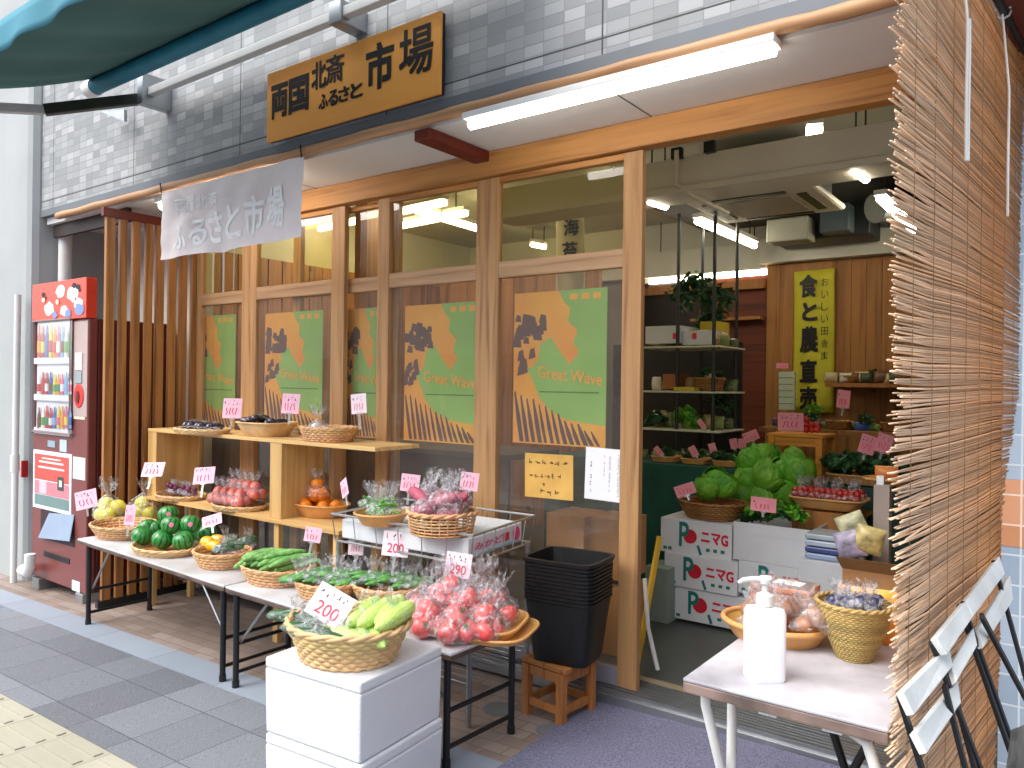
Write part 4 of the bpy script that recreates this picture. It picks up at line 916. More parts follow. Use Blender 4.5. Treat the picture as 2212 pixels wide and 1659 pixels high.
for i in range(11):
    z = i * .0155
    t = thing('black_tub', ['lowest black plastic tub of the stack, resting on the small stool'][0] if i == 0 else ('topmost black plastic tub of the stack, its square mouth open' if i == 10 else 'black plastic tub, %s from the top of the stack' % ['tenth', 'ninth', 'eighth', 'seventh', 'sixth', 'fifth', 'fourth', 'third', 'second'][i - 1]), 'tub', 'black plastic tubs stacked on the stool', loc=(tc_.x, tc_.y, tc_.z + z), rz=.12 + R_(-.02, .02))
    mb = MB(); prof = [(.0, .003), (.118, .0), (.128, .02), (.155, .25), (.165, .253), (.167, .268), (.151, .268), (.123, .025), (0, .012)]
    if i < 10: prof = [(.126, .006), (.155, .25), (.160, .253), (.161, .263), (.153, .263), (.124, .02)]
    if i == 0: prof = [(0, .0)] + [(.12, .0)] + prof[1:]
    mb.lathe(prof, 48, power=7, sx=.98, sy=.86); mb.build('tub', M['blackpl'], t, smooth=True, angle=30)
m0, m1, m2 = PG(1084, 1657), PG(1289, 1513), PG(1720, 1635)
mb = MB(); ux = (m2 - m1); ux.z = 0; vx = (m0 - m1); vx.z = 0
ux.normalize(); vx.normalize()
pp = [m1 + vx * 1.6, m1 + vx * 1.6 + ux * 1.35, m1 + ux * 1.35, m1]
mb.slab([(p.x, p.y, gz(p.x) + .003) for p in pp], (0, 0, .009)); mt = mb.build('door_mat', M['mat'], label='speckled purple entrance mat lying in front of the open doorway', cat='mat', bevel=.003)
for u, v, r in ((1078, 1533, .07), (1185, 1578, .05)):
    p = PG(u, v); mb = MB(); mb.lathe([(0, .004), (r * .9, .004), (r, .003), (r, 0)], 32, c=(p.x, p.y, gz(p.x) + .002)); mb.build('drain_cover', flat('6f767a', .5), label='round grey drain cover in the paving ' + ('left of the small stool' if u < 1100 else 'in front of the small stool'), cat='drain cover', group='round drain covers')
# ---------------------------------------------------------------- vending machine
VY = 2.385; VX0, VX1 = -5.985, -5.172; VB = gz(-5.5) + .07
t = thing('vending_machine', 'brown drinks vending machine with a red advert panel, at the left of the slat screen', 'vending machine', loc=((VX0 + VX1) / 2, VY, gz(-5.5)), world=True)
mb = MB(); mb.box(VX0, VX1, VY + .06, 2.98, VB, 1.69); mb.build('cabinet', M['vendside'], t, bevel=.008)
mb = MB(); mb.box(VX0, VX1, VY, VY + .058, VB, 1.69); mb.build('front_door', M['vend'], t, bevel=.008)
def vb(u0, u1, v0, v1, name, m, y=VY, d=.006, par=None, bev=.001):
    a = PY(u0, v1, y); b = PY(u1, v0, y); mb = MB(); mb.box(a.x, b.x, y - d, y + .001, min(PY((u0 + u1) / 2, v1, y).z, 9), PY((u0 + u1) / 2, v0, y).z); return mb.build(name, m, par or t, bevel=bev)
a = PY(78, 680, VY); b = PY(192, 599, VY)
mb = MB(); mb.box(VX0 + .01, VX1, VY - .02, VY + .05, 1.692, 1.955); sg = mb.build('advert_panel', flat('e0442c', .35), t, bevel=.004)
rr = random.Random(3); AW, AH = VX1 - VX0 - .03, .25
for k, (col, spots) in enumerate((('f2f0f0', [(.34, .3, .13), (.55, .72, .12), (.78, .62, .14), (.88, .35, .12), (.62, .2, .1)]), ('2a1c28', [(.22, .7, .05), (.26, .6, .04), (.80, .85, .05), (.87, .8, .05), (.9, .7, .035)]), ('7a92c4', [(.9, .2, .12), (.7, .12, .08), (.45, .1, .07)]), ('f6c8b0', [(.23, .55, .05), (.78, .7, .05), (.5, .45, .05)]))):
    mb = MB()
    for (fx, fz, r) in spots:
        P = [Vector((VX0 + .02 + AW * fx + AW * r * .7 * math.cos(q / 12 * 2 * PI) * rr.uniform(.8, 1.2), 0, 1.7 + AH * min(.98, max(.02, fz + r * 1.4 * math.sin(q / 12 * 2 * PI) * rr.uniform(.8, 1.2))))) for q in range(12)]
        mb.add([Vector((max(VX0 + .012, min(VX1 - .003, p.x)), VY - .0215 - .001 * k, p.z)) for p in P], [tuple(range(12))])
    mb.build('advert_print', flat(col), sg)
vb(78, 192, 684, 691, 'trim_strip', flat('d8d2d4'), d=.012)
wn_ = vb(79, 156, 693, 932, 'display_window', flat('e9eef2', .4), d=.002)
rows = ((694, 772), (800, 852), (872, 925))
cols_ = ['c93030', 'e8e4e0', '3d62b8', '5ea34a', 'e89a3a', 'f0f0f0', '7ab2d8', 'b5283c', '2f8a60', 'e3d24a', '6a3a24', 'd86a90']
for i, (v0, v1) in enumerate(rows):
    n_b = 9
    for j in range(n_b):
        u = 84 + j * 8.4; p = PY(u, v1, VY - .012); hgt = (v1 - v0) * depth(p) / FPX * (.82 + .12 * rnd.random()); r = .021
        mb = MB(); mb.lathe([(0, 0), (r, 0), (r, hgt * .6), (r * .45, hgt * .8), (r * .4, hgt), (0, hgt)], 10, c=(p.x, VY - .012, p.z), sy=.4); bt = mb.build('bottle', flat(cols_[(i * 5 + j * 7) % 12], .3), wn_, smooth=True)
        mb = MB(); mb.lathe([(r * 1.04, hgt * .15), (r * 1.04, hgt * .5)], 10, c=(p.x, VY - .012, p.z), sy=.45); mb.build('bottle_label', flat(cols_[(i * 3 + j * 5 + 4) % 12], .5), wn_, smooth=True)
    vb(79, 156, v1 + 1, v1 + 14, 'button_strip', flat('dfe6ee', .4), d=.018)
mb = MB(); a = PY(79, 932, VY - .022); b = PY(156, 693, VY - .022); mb.add([(a.x, VY - .022, a.z), (b.x, VY - .022, a.z), (b.x, VY - .022, b.z), (a.x, VY - .022, b.z)], [(0, 1, 2, 3)]); mb.build('window_glass', glassy('vend_glass', (.98, .98, 1), .03, haze=.02), t)
for (u0, u1, v0, v1) in ((76, 79.5, 690, 936), (155.5, 159, 690, 936), (76, 159, 690, 693), (76, 159, 932, 937)): vb(u0, u1, v0, v1, 'window_frame', flat('8f7a78', .4), d=.024)
vb(159, 191, 694, 900, 'coin_panel', flat('b5a09a', .4), d=.004)
vb(165, 180, 762, 800, 'note_slot', flat('ecd9d6', .4), d=.01); vb(165, 179, 803, 828, 'coin_slot', flat('93a3a6', .35), d=.01)
p = PY(170, 855, VY - .006); mb = MB(); mb.lathe([(0, .003), (.045, .003), (.05, 0)], 26); mb.xf(Matrix.Translation(p) @ Matrix.Rotation(PI / 2, 4, 'X') @ Matrix.Scale(1.6, 4, (0, 1, 0)) @ Matrix.Scale(1.35, 4, (1, 0, 0))); mb.build('round_sticker', flat('d8322c', .4), t)
p = PY(167, 858, VY - .012); mb = MB(); mb.lathe([(0, .002), (.022, .002)], 18); mb.xf(Matrix.Translation(p) @ Matrix.Rotation(PI / 2, 4, 'X') @ Matrix.Scale(1.9, 4, (0, 1, 0))); mb.build('sticker_print', flat('5a1420', .4), t)
vb(160, 184, 884, 906, 'small_notice', flat('d9d9b8'), d=.003); vb(104, 120, 952, 966, 'small_display', flat('93aabd', .3), d=.004); vb(130, 145, 950, 976, 'small_display', flat('b9cfee', .3), d=.004)
ps = vb(72, 156, 976, 1104, 'lower_poster', M['paper'], d=.004); vb(76, 151, 984, 1040, 'poster_print', flat('e0544a'), d=.006, par=ps); vb(76, 151, 1042, 1072, 'poster_print', flat('c9808c'), d=.006, par=ps); vb(76, 151, 1073, 1096, 'poster_print', flat('6f8a88'), d=.006, par=ps)
for (u, v, w_, h_, c_) in ((95, 1052, 16, 28, 'f0b8c4'), (133, 1045, 14, 30, '3c4a44'), (113, 1000, 52, 4, 'f4e4e0'), (113, 1012, 56, 4, 'f4e4e0'), (113, 992, 40, 3, 'f4e4e0'), (133, 1045, 6, 14, 'dfe8e0')): vb(u - w_ / 2, u + w_ / 2, v - h_ / 2, v + h_ / 2, 'poster_print', flat(c_), d=.0075 + .001 * (w_ < 10), par=ps)
vb(158, 185, 988, 1036, 'side_notice', flat('d8ded4'), d=.003)
q = [PY(92, 1160, VY - .004), PY(160, 1168, VY - .004), PY(160, 1112, VY - .004), PY(106, 1108, VY - .004)]
mb = MB(); mb.slab([q[0] + Vector((0, -.03, 0)), q[1] + Vector((0, -.03, 0)), q[2], q[3]], (0, .004, 0)); mb.build('delivery_flap', flat('8ea0b8', .25), t)
vb(88, 162, 1104, 1172, 'delivery_recess', flat('38242a'), d=.003); vb(95, 151, 1198, 1210, 'lower_vent', M['black'], d=.004); vb(156, 173, 1255, 1277, 'square_sticker', flat('cfe0ee'), d=.003)
for x in (VX0 + .12, VX1 - .05): mb = MB(); mb.box(x - .05, x + .05, VY - .02, VY + .1, gz(x), VB - .001); mb.build('foot', M['metal'], t, bevel=.004)

# ---------------------------------------------------------------- posters and notices on the glass
def poster(label, u0, u1, v0, v1, Y):
    a = PY(u0, (v0 + v1) / 2, Y).x; b = PY(u1, (v0 + v1) / 2, Y).x; z0 = (PY(u0, v1, Y).z + PY(u1, v1, Y).z) / 2; z1 = (PY(u0, v0, Y).z + PY(u1, v0, Y).z) / 2
    t = thing('poster', label, 'poster', 'green and amber posters behind the door glass', loc=(a, Y, z0), world=True); W, H = b - a, z1 - z0
    mb = MB(); mb.box(a, b, Y, Y + .002, z0, z1); mb.build('sheet', M['pgreen'], t)
    def poly(pts, k): return [Vector((a + W * x, Y - .0006 * k, z0 + H * z)) for x, z in pts]
    mb = MB(); P = [(0, 1), (.5, 1), (.55, .93), (.62, .88), (.6, .8), (.7, .74), (.66, .66), (.72, .6), (.62, .52), (.5, .62), (.42, .7), (.3, .66), (.28, .55), (.2, .5), (0, .5)]
    mb.add(poly(P, 1), [tuple(range(len(P)))])
    P = [(0, .5), (.16, .5), (.22, .42), (.3, .3), (.42, .22), (.58, .17), (.8, .15), (1, .14), (1, 0), (0, 0)]; mb.add(poly(P, 1), [tuple(range(len(P)))]); mb.build('amber_print', M['pamber'], t)
    mb = MB(); rr = random.Random(int(u0))
    for k in range(26): x, z = rr.uniform(.03, .36), rr.uniform(.66, .84); s = .035 + .03 * rr.random(); mb.add(poly([(x - s, z - s * .5), (x + s * .9, z - s * .6), (x + s * .7, z + s * .5), (x - s * .5, z + s * .7)], 2 + k * .02), [(0, 1, 2, 3)])
    for k in range(13): x = .03 + .07 * k; h_ = .34 - .022 * k + .03 * rr.random(); w_ = .02 + .02 * rr.random(); mb.add(poly([(x + .05, .01), (x + .05 + w_ * 1.3, .01), (x + .02 + w_, h_ * .5), (x - .02 + w_ * .4, h_), (x - .02, h_ * .96), (x + .01, h_ * .45)], 2.2 + k * .02), [(0, 1, 2, 5), (5, 2, 3, 4)])
    for k in range(8): x, z = rr.uniform(.02, .24), rr.uniform(.42, .6); s = .04; mb.add(poly([(x - s, z - s), (x + s, z - s * .6), (x + s * .6, z + s), (x - s * .6, z + s * .7)], 3 + k * .02), [(0, 1, 2, 3)])
    mb.build('dark_print', M['pdark'], t)
    mb = MB(); text(mb, 'Great Wave', (a + W * .28, Y - .001, z0 + H * .44), (W * .68, 0, -H * .05), (0, 0, H * .075), lift=.0012, bold=.02)
    for k in range(3): mb.box(a + W * (.62 + .12 * k), a + W * (.7 + .12 * k), Y - .002, Y - .001, z0 + H * .935, z0 + H * .975)
    mb.build('title', mat('poster_title', 'e8b25a', .6, .02), t)
    mb = MB(); mb.box(a + W * .3, a + W * .93, Y - .0015, Y - .001, z0 + H * .34, z0 + H * .348); mb.build('small_print', M['pdgreen'], t)
M['pgreen'] = mat('poster_green', '8cc078', .55, .06, 3); M['pamber'] = mat('poster_amber', 'dcaa52', .55, .1, 4, col2='e09448'); M['pdark'] = mat('poster_dark', '5e4856', .6, .1); M['pdgreen'] = mat('poster_small_print', '4c8a4a', .6)
poster('green and amber poster behind the door glass nearest the open entrance', 1110, 1310, 628, 962, 2.985)
poster('green and amber poster behind the glass above the wire rack', 874, 1036, 656, 956, 2.985)
poster('green and amber poster half hidden by stiles, above the round basket of garlic', 738, 838, 666, 945, 3.042)
poster('green and amber poster behind the baskets of aubergines', 572, 696, 674, 925, 2.99)
poster('green and amber poster farthest left, next to the slat screen', 410, 508, 682, 925, 3.042)
def notice(label, cs, Y, m, lines, seed=0, vert=False):
    P = [PY(u, v, Y) for u, v in cs]; t = thing('paper_notice', label, 'notice', loc=tuple(P[0]), world=True)
    mb = MB(); mb.slab(P, (0, .0012, 0)); mb.build('sheet', m, t); rr = random.Random(seed)
    o, ex, ey = P[0], P[1] - P[0], P[3] - P[0]; mb = MB(); mr = MB()
    for (x0, x1, y, s, dens, red) in lines:
        k = 0
        n = int(abs(x1 - x0) / s) if not vert else 0
        for i in range(n):
            if rr.random() > dens: continue
            c = o + ex * (x0 + s * (i + .5)) + ey * y + Vector((0, -.0008, 0))
            for q in range(3):
                d = Vector((rr.uniform(-.4, .4) * s * ex.x, 0, rr.uniform(-.4, .4) * s * ey.z * .9)); w_ = rr.choice(((.7, .12), (.12, .7), (.45, .14)))
                (mr if red else mb).obox(c + d * .6, ex * s * w_[0] * .8, (0, .0004, 0), ey * s * w_[1] * (ex.length / ey.length) * .8)
    mb.build('writing', M['ink'] if m is M['paper'] else flat('6a4a20'), t)
    if mr.v: mr.build('red_writing', M['redink'], t)
notice('yellow handwritten paper notice on the door glass under the poster', [(1134, 1072), (1238, 1082), (1238, 984), (1134, 978)], 2.9715, M['orpaper'], [(.06, .95, .8, .14, .9, 0), (.06, .95, .5, .12, .9, 0), (.36, .5, .32, .12, 1, 0), (.3, .85, .15, .14, 1, 0)], 3)
notice('white printed paper notice with fine columns beside the door stile', [(1262, 1076), (1345, 1087), (1346, 972), (1266, 965)], 2.9715, M['paper'], [(.84, .92, y / 34, .035, .9, 0) for y in range(4, 31)] + [(.62, .7, y / 30, .05, .7, 0) for y in range(6, 26)] + [(.48, .54, y / 34, .04, .8, 1) for y in range(16, 31)] + [(.12, .2, y / 24, .07, .7, 0) for y in range(4, 20)], 8)

# ---------------------------------------------------------------- reed blind
def bx_(y, off=0): return -.294 + .0965 * (y - 1.65) + off
t = thing('reed_blind', 'ragged brown reed blind hanging at the right end of the shop front', 'blind', loc=(-.23, 2.3, 2.36), world=True)
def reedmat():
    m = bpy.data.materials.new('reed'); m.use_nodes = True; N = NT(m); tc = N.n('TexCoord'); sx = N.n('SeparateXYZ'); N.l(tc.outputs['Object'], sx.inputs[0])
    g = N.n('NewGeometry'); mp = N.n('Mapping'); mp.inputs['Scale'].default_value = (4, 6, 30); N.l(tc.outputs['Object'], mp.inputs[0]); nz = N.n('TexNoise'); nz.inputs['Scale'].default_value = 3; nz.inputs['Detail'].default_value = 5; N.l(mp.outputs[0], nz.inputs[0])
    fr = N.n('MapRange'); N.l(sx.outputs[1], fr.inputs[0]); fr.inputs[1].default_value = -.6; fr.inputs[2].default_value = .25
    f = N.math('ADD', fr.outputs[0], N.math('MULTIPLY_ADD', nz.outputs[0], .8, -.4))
    c = N.mix(f, lin('dfbf9f'), lin('d5985e')); N.n('ValToRGB')  # near end paler: street light and bleaching both put into the colour
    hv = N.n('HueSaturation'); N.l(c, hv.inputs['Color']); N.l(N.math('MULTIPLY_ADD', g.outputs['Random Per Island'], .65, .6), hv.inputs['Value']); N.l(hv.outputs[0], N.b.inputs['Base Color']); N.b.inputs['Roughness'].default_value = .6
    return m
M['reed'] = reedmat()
def fary(z): 
    pts = ((-.2, 2.6), (.5, 2.68), (.92, 2.72), (1.29, 2.93), (2.36, 2.985))
    for (a, b), (c, d) in zip(pts, pts[1:]):
        if z <= c: return b + (d - b) * (z - a) / (c - a)
    return 3.02
mb = MB(); z = gz(-.2) + .01; i = 0
while z < 2.36:
    y0 = 1.655 + rnd.gauss(0, .012) + .02 * math.sin(z * 3) + .012 * noise.noise((0, 0, z * 9)); y1 = fary(z) + R_(-.012, .012); sl = rnd.gauss(0, .002); r = R_(.0014, .0027); w0 = R_(-.003, .003)
    n = 6; P = []
    for k in range(n):
        f = k / (n - 1); y = lerp(y0, y1, f); P.append((bx_(y) + w0 + .003 * math.sin(y * 9 + z * 5) + (rnd.gauss(0, .005) if k == 0 else 0), y, z + sl * (f - .5) * 2 + .006 * math.sin(y * 4 + z * 3) - (rnd.gauss(0, .004) if k == 0 else 0)))
    mb.tube(P, r, 5); z += r * 1.8; i += 1
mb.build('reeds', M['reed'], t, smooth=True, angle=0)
mb = MB()
for k in range(8):
    y = 1.74 + k * .155; P = []
    zt = 0.02
    for j in range(26):
        zz = lerp(gz(-.2) + .03, 2.36, j / 25)
        if fary(zz) > y: P.append((bx_(y) + .0055, y + .003 * math.sin(j * 2.1 + k), zz))
    if len(P) > 2: mb.tube(P, .0008, 4)
mb.build('binding_thread', flat('9a7448'), t, smooth=True)
mb = MB(); mb.tube([(bx_(y) + .012, y, 2.372) for y in (1.6, 2.0, 2.5, 3.0)], .011, 10); mb.build('hanging_rod', M['black'], t, smooth=True)
BLIND = t
def rope(label, u, v0, v1, off, dbl=False):
    a = PB(u, v0, off); t = BLIND
    b = PB(u, v1, off); mb = MB(); P = [a.lerp(Vector((a.x, a.y, b.z)), i / 8) + Vector((0, .004 * math.sin(i), 0)) for i in range(9)]
    mb.tube(P, .0035, 6)
    if dbl: mb.tube([q + Vector((.004, .008 * (1 - abs(i / 4 - 1)) + .004, 0)) for i, q in enumerate(P)], .0035, 6)
    mb.build('cord', M['white'], t, smooth=True, label=label)
    mb = MB(); c = Vector((bx_(a.y) + .012, a.y, 2.372)); mb.tube([c + Vector((math.cos(q) * .018, .004 * q, math.sin(q) * .018)) for q in [x * .7 for x in range(12)]], .0032, 6); mb.tube([c + Vector((0, 0, -.014)), P[0]], .0032, 6); mb.build('knot', M['white'], t, smooth=True)
def PB(u, v, off=0): r = ray(u, v); return EYE + r * ((-.4532 + off) / (r.x - .0965 * r.y))
rope('doubled white cord dangling from the near end of the blind rod', 2090, 40, 350, .03, True)
rope('single white cord dangling from the far end of the blind rod', 2180, 190, 470, .03)

# ---------------------------------------------------------------- folded slatted chairs leaning on the blind
def chair(label, up, lo, legs):
    c = PB(*up[0], .05); t = thing('folded_chair', label, 'chair', 'folded chairs leaning on the reed blind', loc=(c.x, c.y, gz(c.x)), world=True)
    for nm, q, o in (('backrest_slat', up, .05), ('backrest_slat', lo, .065)):
        P = [PB(*q[0], o), PB(*q[1], o), PB(*q[2], o + .018), PB(*q[3], o + .018)][::-1]; n = (P[1] - P[0]).cross(P[3] - P[0]).normalized(); mb = MB(); mb.slab(P, n * .014); mb.build(nm, M['chairwood'], t, bevel=.002)
    for (a, oa, b, ob) in legs:
        mb = MB(); A, B = PB(*a, oa), PB(*b, ob); d = (B - A); B = A + d * ((gz(0) - A.z) / d.z) if d.z < 0 else B; mb.bar(A, B, .009, .017, up=(0, 1, .2)); mb.build('leg', M['navyleg'], t, bevel=.002)
M['chairwood'] = mat('weathered_white_wood', 'd5dad8', .6, .1, 5, bump=.2, bscale=60)
chair('nearest folded chair, its pale slats lowest, leaning on the reed blind', [(1934, 1498), (2037, 1398), (2044, 1442), (1958, 1548)], [(1963, 1587), (2056, 1474), (2062, 1522), (1986, 1632)],
      [((1942, 1500), .045, (2000, 1690), .07), ((2035, 1400), .045, (2105, 1659), .10), ((2040, 1480), .08, (2070, 1600), .1)])
chair('middle folded chair of the three leaning on the reed blind', [(2008, 1382), (2072, 1304), (2088, 1338), (2032, 1418)], [(2044, 1445), (2094, 1362), (2102, 1402), (2056, 1482)],
      [((2012, 1385), .05, (2110, 1640), .10), ((2071, 1306), .05, (2160, 1560), .12)])
chair('farthest folded chair, its pale slats highest, leaning on the reed blind', [(2074, 1304), (2148, 1206), (2160, 1244), (2090, 1338)], [(2100, 1364), (2172, 1246), (2178, 1300), (2112, 1404)],
      [((2078, 1302), .055, (2165, 1545), .12), ((2146, 1210), .055, (2225, 1500), .14), ((2120, 1330), .09, (2200, 1480), .13)])
P = [PB(2172, 1659, .36), PB(2184, 1572, .36), PB(2212, 1560, .36), PB(2230, 1659, .36)]
t = thing('garden_chair', 'grey weathered slat seat poking in at the bottom right corner', 'chair', loc=tuple(P[0]), world=True)
mb = MB(); mb.slab(P, (0, .0, -.015)); mb.build('seat_slat', mat('grey_seat_wood', '9a9890', .8, .25, 9, bump=.3), t, bevel=.002)
mb = MB(); mb.bar(P[1] + Vector((.02, 0, -.02)), (P[1].x + .05, P[1].y + .02, gz(0)), .012, .02); mb.build('leg', M['navyleg'], t)

# ---------------------------------------------------------------- white table by the entrance and what stands on it
HZ = .60
fl = PZ(1475, 1464, HZ); fr = Vector((-.315, 1.742, HZ)); tY = 2.40
t = thing('side_table', 'worn white topped folding table beside the reed blind at the entrance', 'table', loc=((fl.x + fr.x) / 2, 2.05, gz(-.5)), world=True)
mb = MB(); cor = [(fl.x, fl.y), (fr.x, fr.y), (fr.x, tY), (fl.x, tY)]; mb.slab([(x, y, HZ - .009) for x, y in cor], (0, 0, .009)); mb.build('tabletop', mat('worn_white_top', 'c5c5cb', .45, .12, 5, col2='8d8a92'), t, bevel=.003)
mb = MB(); mb.slab([(x, y, HZ - .034) for x, y in cor], (0, 0, .0245)); mb.build('edge_band', mat('brown_edge', '7d6a62', .55, .25, 12), t, bevel=.003)
X_ = -.735; g_ = gz(X_)
def leg(nm, P, r, m): mb = MB(); mb.tube(P, r, 10); mb.build(nm, m, t, smooth=True)
ya = PX(1524, 1500, X_).y; yb = PX(1573, 1503, X_).y; ym_ = (ya + yb) / 2
leg('leg', [(X_, ya, HZ - .035), (X_, ya + .003, HZ - .08), (X_ + .02, ym_ - .01, .33), (X_ + .03, yb + .03, g_)], .0125, M['white'])
leg('leg', [(X_ + .012, yb, HZ - .035), (X_ + .012, yb - .003, HZ - .08), (X_ + .035, ym_ + .01, .33), (X_ + .04, ya - .02, g_)], .0125, M['white'])
xr = -.345; leg('leg', [(xr - .06, 1.80, HZ - .045), (xr - .02, 1.79, HZ - .06), (xr, 1.79, HZ - .12), (xr + .01, 1.78, gz(0))], .0125, M['white'])
leg('leg', [(xr, 2.3, HZ - .035), (xr, 2.3, gz(0))], .0125, M['white'])
for a, b in (((-.60, 2.2, HZ - .035), (-.38, 2.15, gz(0))), ((-.36, 2.2, HZ - .035), (-.62, 2.15, gz(-.6)))): leg('cross_brace', [a, b], .011, M['black'])
for x in (-.57, -.43): mb = MB(); mb.box(x - .02, x + .02, fl.y + .02, fl.y + .03, HZ - .046, HZ - .0345); mb.build('hinge', M['paper'], t)
# pump bottle
c = PZ(1664, 1482, HZ); c = c + FW * .045; bw = .043
t = thing('pump_bottle', 'white hand sanitiser pump bottle on the side table', 'bottle', loc=(c.x, c.y, HZ), rz=YAW + .12)
M['milk'] = mat('milky_plastic', 'f0f3f8', .3, .01, 3, sub=.2)
mb = MB(); mb.lathe([(0, .0), (bw * .93, 0), (bw, .006), (bw, .160), (bw * .9, .171), (bw * .42, .176), (bw * .40, .188)], 48, power=7, sx=1, sy=.78); mb.build('bottle_body', M['milk'], t, smooth=True, angle=50)
mb = MB(); mb.lathe([(.019, .176), (.021, .178), (.021, .203), (.012, .207), (.008, .21), (.0075, .228), (.015, .230), (.017, .242), (.013, .246), (0, .247)], 24); mb.build('pump_cap', M['white'], t, smooth=True)
mb = MB(); mb.tube([(0, 0, .238), (-.03, 0, .240), (-.055, 0, .239), (-.068, 0, .232)], [.008, .007, .0055, .004], 10); mb.build('nozzle', M['white'], t, smooth=True)
mb = MB(); mb.tube([(.012, .0, .012), (.004, 0, .17)], .0035, 8); mb.build('dip_tube', M['white'], t, smooth=True)
# bamboo bowl of bread packs, cone basket of plums
c, r = base_pt(1558, 1792, 1405, HZ, .75)
basket('round bamboo bowl of brown packets behind the pump bottle', c, r * .95, .045, ry=r * .8, taper=.8, m='bamboo', style='plain', rim=.014, name='bamboo_bowl', cat='bowl')
M['skin'] = mat('brown_packet', 'b78a6e', .4, .2, 14, col2='8a5f4a')
D['bun'] = long(.09, .03, M['skin'], .05, 12, 10, .9, name='brown_bun', flat=.8)
for i in range(9):
    a = i * 2.2; rr_ = r * (.55 if i < 6 else .15); p = c + Vector((math.cos(a) * rr_, math.sin(a) * rr_ * .8, .035 + .035 * (i // 6)))
    film_bag('brown_packet', 'clear packet of brown dried roots, %s of the bamboo bowl' % (['right side', 'back', 'left side', 'front', 'back right', 'back left', 'top right', 'top left', 'top front'][i]), 'packet', 'brown packets in the bamboo bowl', p, .05, .035, .045, [('dried_root', D['bun'], (0, 0, .02), (0, R_(-.2, .2), R_(0, 1)))], seed=i, top=.03, topr=.03, rz=R_(0, 3), tilt=R_(-.3, .3))
c = PZ(1868, 1440, HZ); c = c + FW * .06; c.z = HZ
M['khaki'] = mat('khaki_weave', 'b49a5c', .6, .1, 14, island=.2)
basket('deep tapering basket of dark plum packs beside the reed blind', c, .094, .145, taper=.42, rows=24, N=34, sr=.003, m='khaki', rim=.007, flare=.9)
for i in range(9):
    a = i * 2.4; p = c + Vector((math.cos(a) * .04, math.sin(a) * .04, .11 + .012 * (i % 3)))
    film_bag('pack_of_plums', 'clear pack of dark plums in the tapering basket', 'pack', 'packs of dark plums', p, .034, .03, .035, [('plum', D['plum'], (x, y, .02), (0, 0, 0)) for x, y in ((-.014, 0), (.014, .008))], seed=i, top=.015, topr=.02, tilt=R_(-.4, .4))
# orange packs and a yellow packet behind
M['opack'] = mat('orange_pack', 'e09468', .35, .15, 18, col2='c9683c')
for i in range(6):
    p = PY(1707, 1290, 2.36); z = HZ + .001 + i * .021
    t = thing('sweet_pack', 'topmost orange striped pack of the stack behind the pump bottle' if i == 5 else 'orange striped pack within the stack behind the pump bottle', 'pack', 'stack of orange striped packs', loc=(p.x, 2.31, z), rz=R_(-.06, .06))
    mb = MB(); mb.box(-.085, .085, -.055, .055, 0, .019); mb.build('tray', M['opack'], t, bevel=.004)
    mb = MB(); mb.box(-.086, .086, -.056, .056, .0192, .0203); mb.build('lid', glassy('pack_lid', (.95, .95, .95), .12, haze=.12) if 'pk' not in M else M['pk'], t)
    mb = MB(); mb.box(-.03, .05, -.02, .03, .0204, .0208); mb.build('label', flat('f0f0ee'), t)
p = PY(1880, 1292, 2.30)
t = thing('yellow_packet', 'yellow and orange snack packet against the edge of the reed blind', 'packet', loc=(p.x - .01, 2.3, HZ + .001), rz=.1)
def pil(m, s, n=10):
    mb = MB(); mb.grid(n, n, lambda a, b: ((a - .5) * s[0], -(math.sin(a * PI) * math.sin(b * PI)) ** .5 * s[1], b * s[2])); mb.grid(n, n, lambda a, b: ((.5 - a) * s[0], (math.sin(a * PI) * math.sin(b * PI)) ** .5 * s[1], b * s[2])); return mb
pil(0, (.15, .025, .15)).build('packet', mat('snack_yellow', 'f0b040', .3, .1, 6, col2='e8862c'), t, smooth=True)
mb = MB(); mb.box(-.03, .04, -.0285, -.0275, .06, .1); mb.build('label', flat('f6e6e0'), t)
mb = MB(); mb.box(-.02, .03, -.0295, -.0287, .07, .085); mb.build('label_print', flat('e05a7a'), t)

# more packets crowding the white side table
for i, (u, v, sx, sz) in enumerate(((1745, 1330, .12, .07), (1800, 1310, .1, .09), (1640, 1325, .1, .06))):
    p = PY(u, v, 2.28 + .03 * i); o = put('clear_packet', [('packet', data(pil(0, (sx, .028, sz), 14), M['film'], angle=0)), ('slices', data(pil(0, (sx * .8, .02, sz * .75), 10), mat('packet_fill%d' % i, ['b98c72', 'c8b49a', 'c07a58'][i], .5, .25, 30)))], (p.x, p.y, HZ + .03), (R_(-.6, -.2), 0, R_(-.4, .4)), 1, ['clear packet of brown slices leaning behind the bamboo bowl', 'tall clear packet between the bamboo bowl and the plum basket', 'small clear packet of red brown slices at the left of the orange stack'][i], 'packet')
bg_ = film_bag('loose_bag', 'crumpled empty looking clear bag flopping out of the bamboo bowl towards the plums', 'bag', None, PY(1765, 1345, 2.12), .055, .04, .06, [('contents', D['bun'], (0, 0, .02), (0, 0, 0))], seed=22, top=.04, topr=.04, rz=1, tilt=.7)
M['salmon'] = mat('salmon_card', 'ef9aa8', .7, .04, 6)
# ---------------------------------------------------------------- inside the shop
def fbox(u0, u1, v0, v1, Y, d, mb=None):
    um, vm = (u0 + u1) / 2, (v0 + v1) / 2; mb = mb or MB()
    return mb.box(PY(u0, vm, Y).x, PY(u1, vm, Y).x, Y, Y + d, PY(um, v1, Y).z, PY(um, v0, Y).z)
def sbox(name, m, label, cat, u0, u1, v0, v1, Y, d, group=None, bevel=.002, parent=None):
    return fbox(u0, u1, v0, v1, Y, d).build(name, M[m] if isinstance(m, str) else m, parent, label if not parent else None, bevel=bevel, cat=cat if not parent else None, group=group)
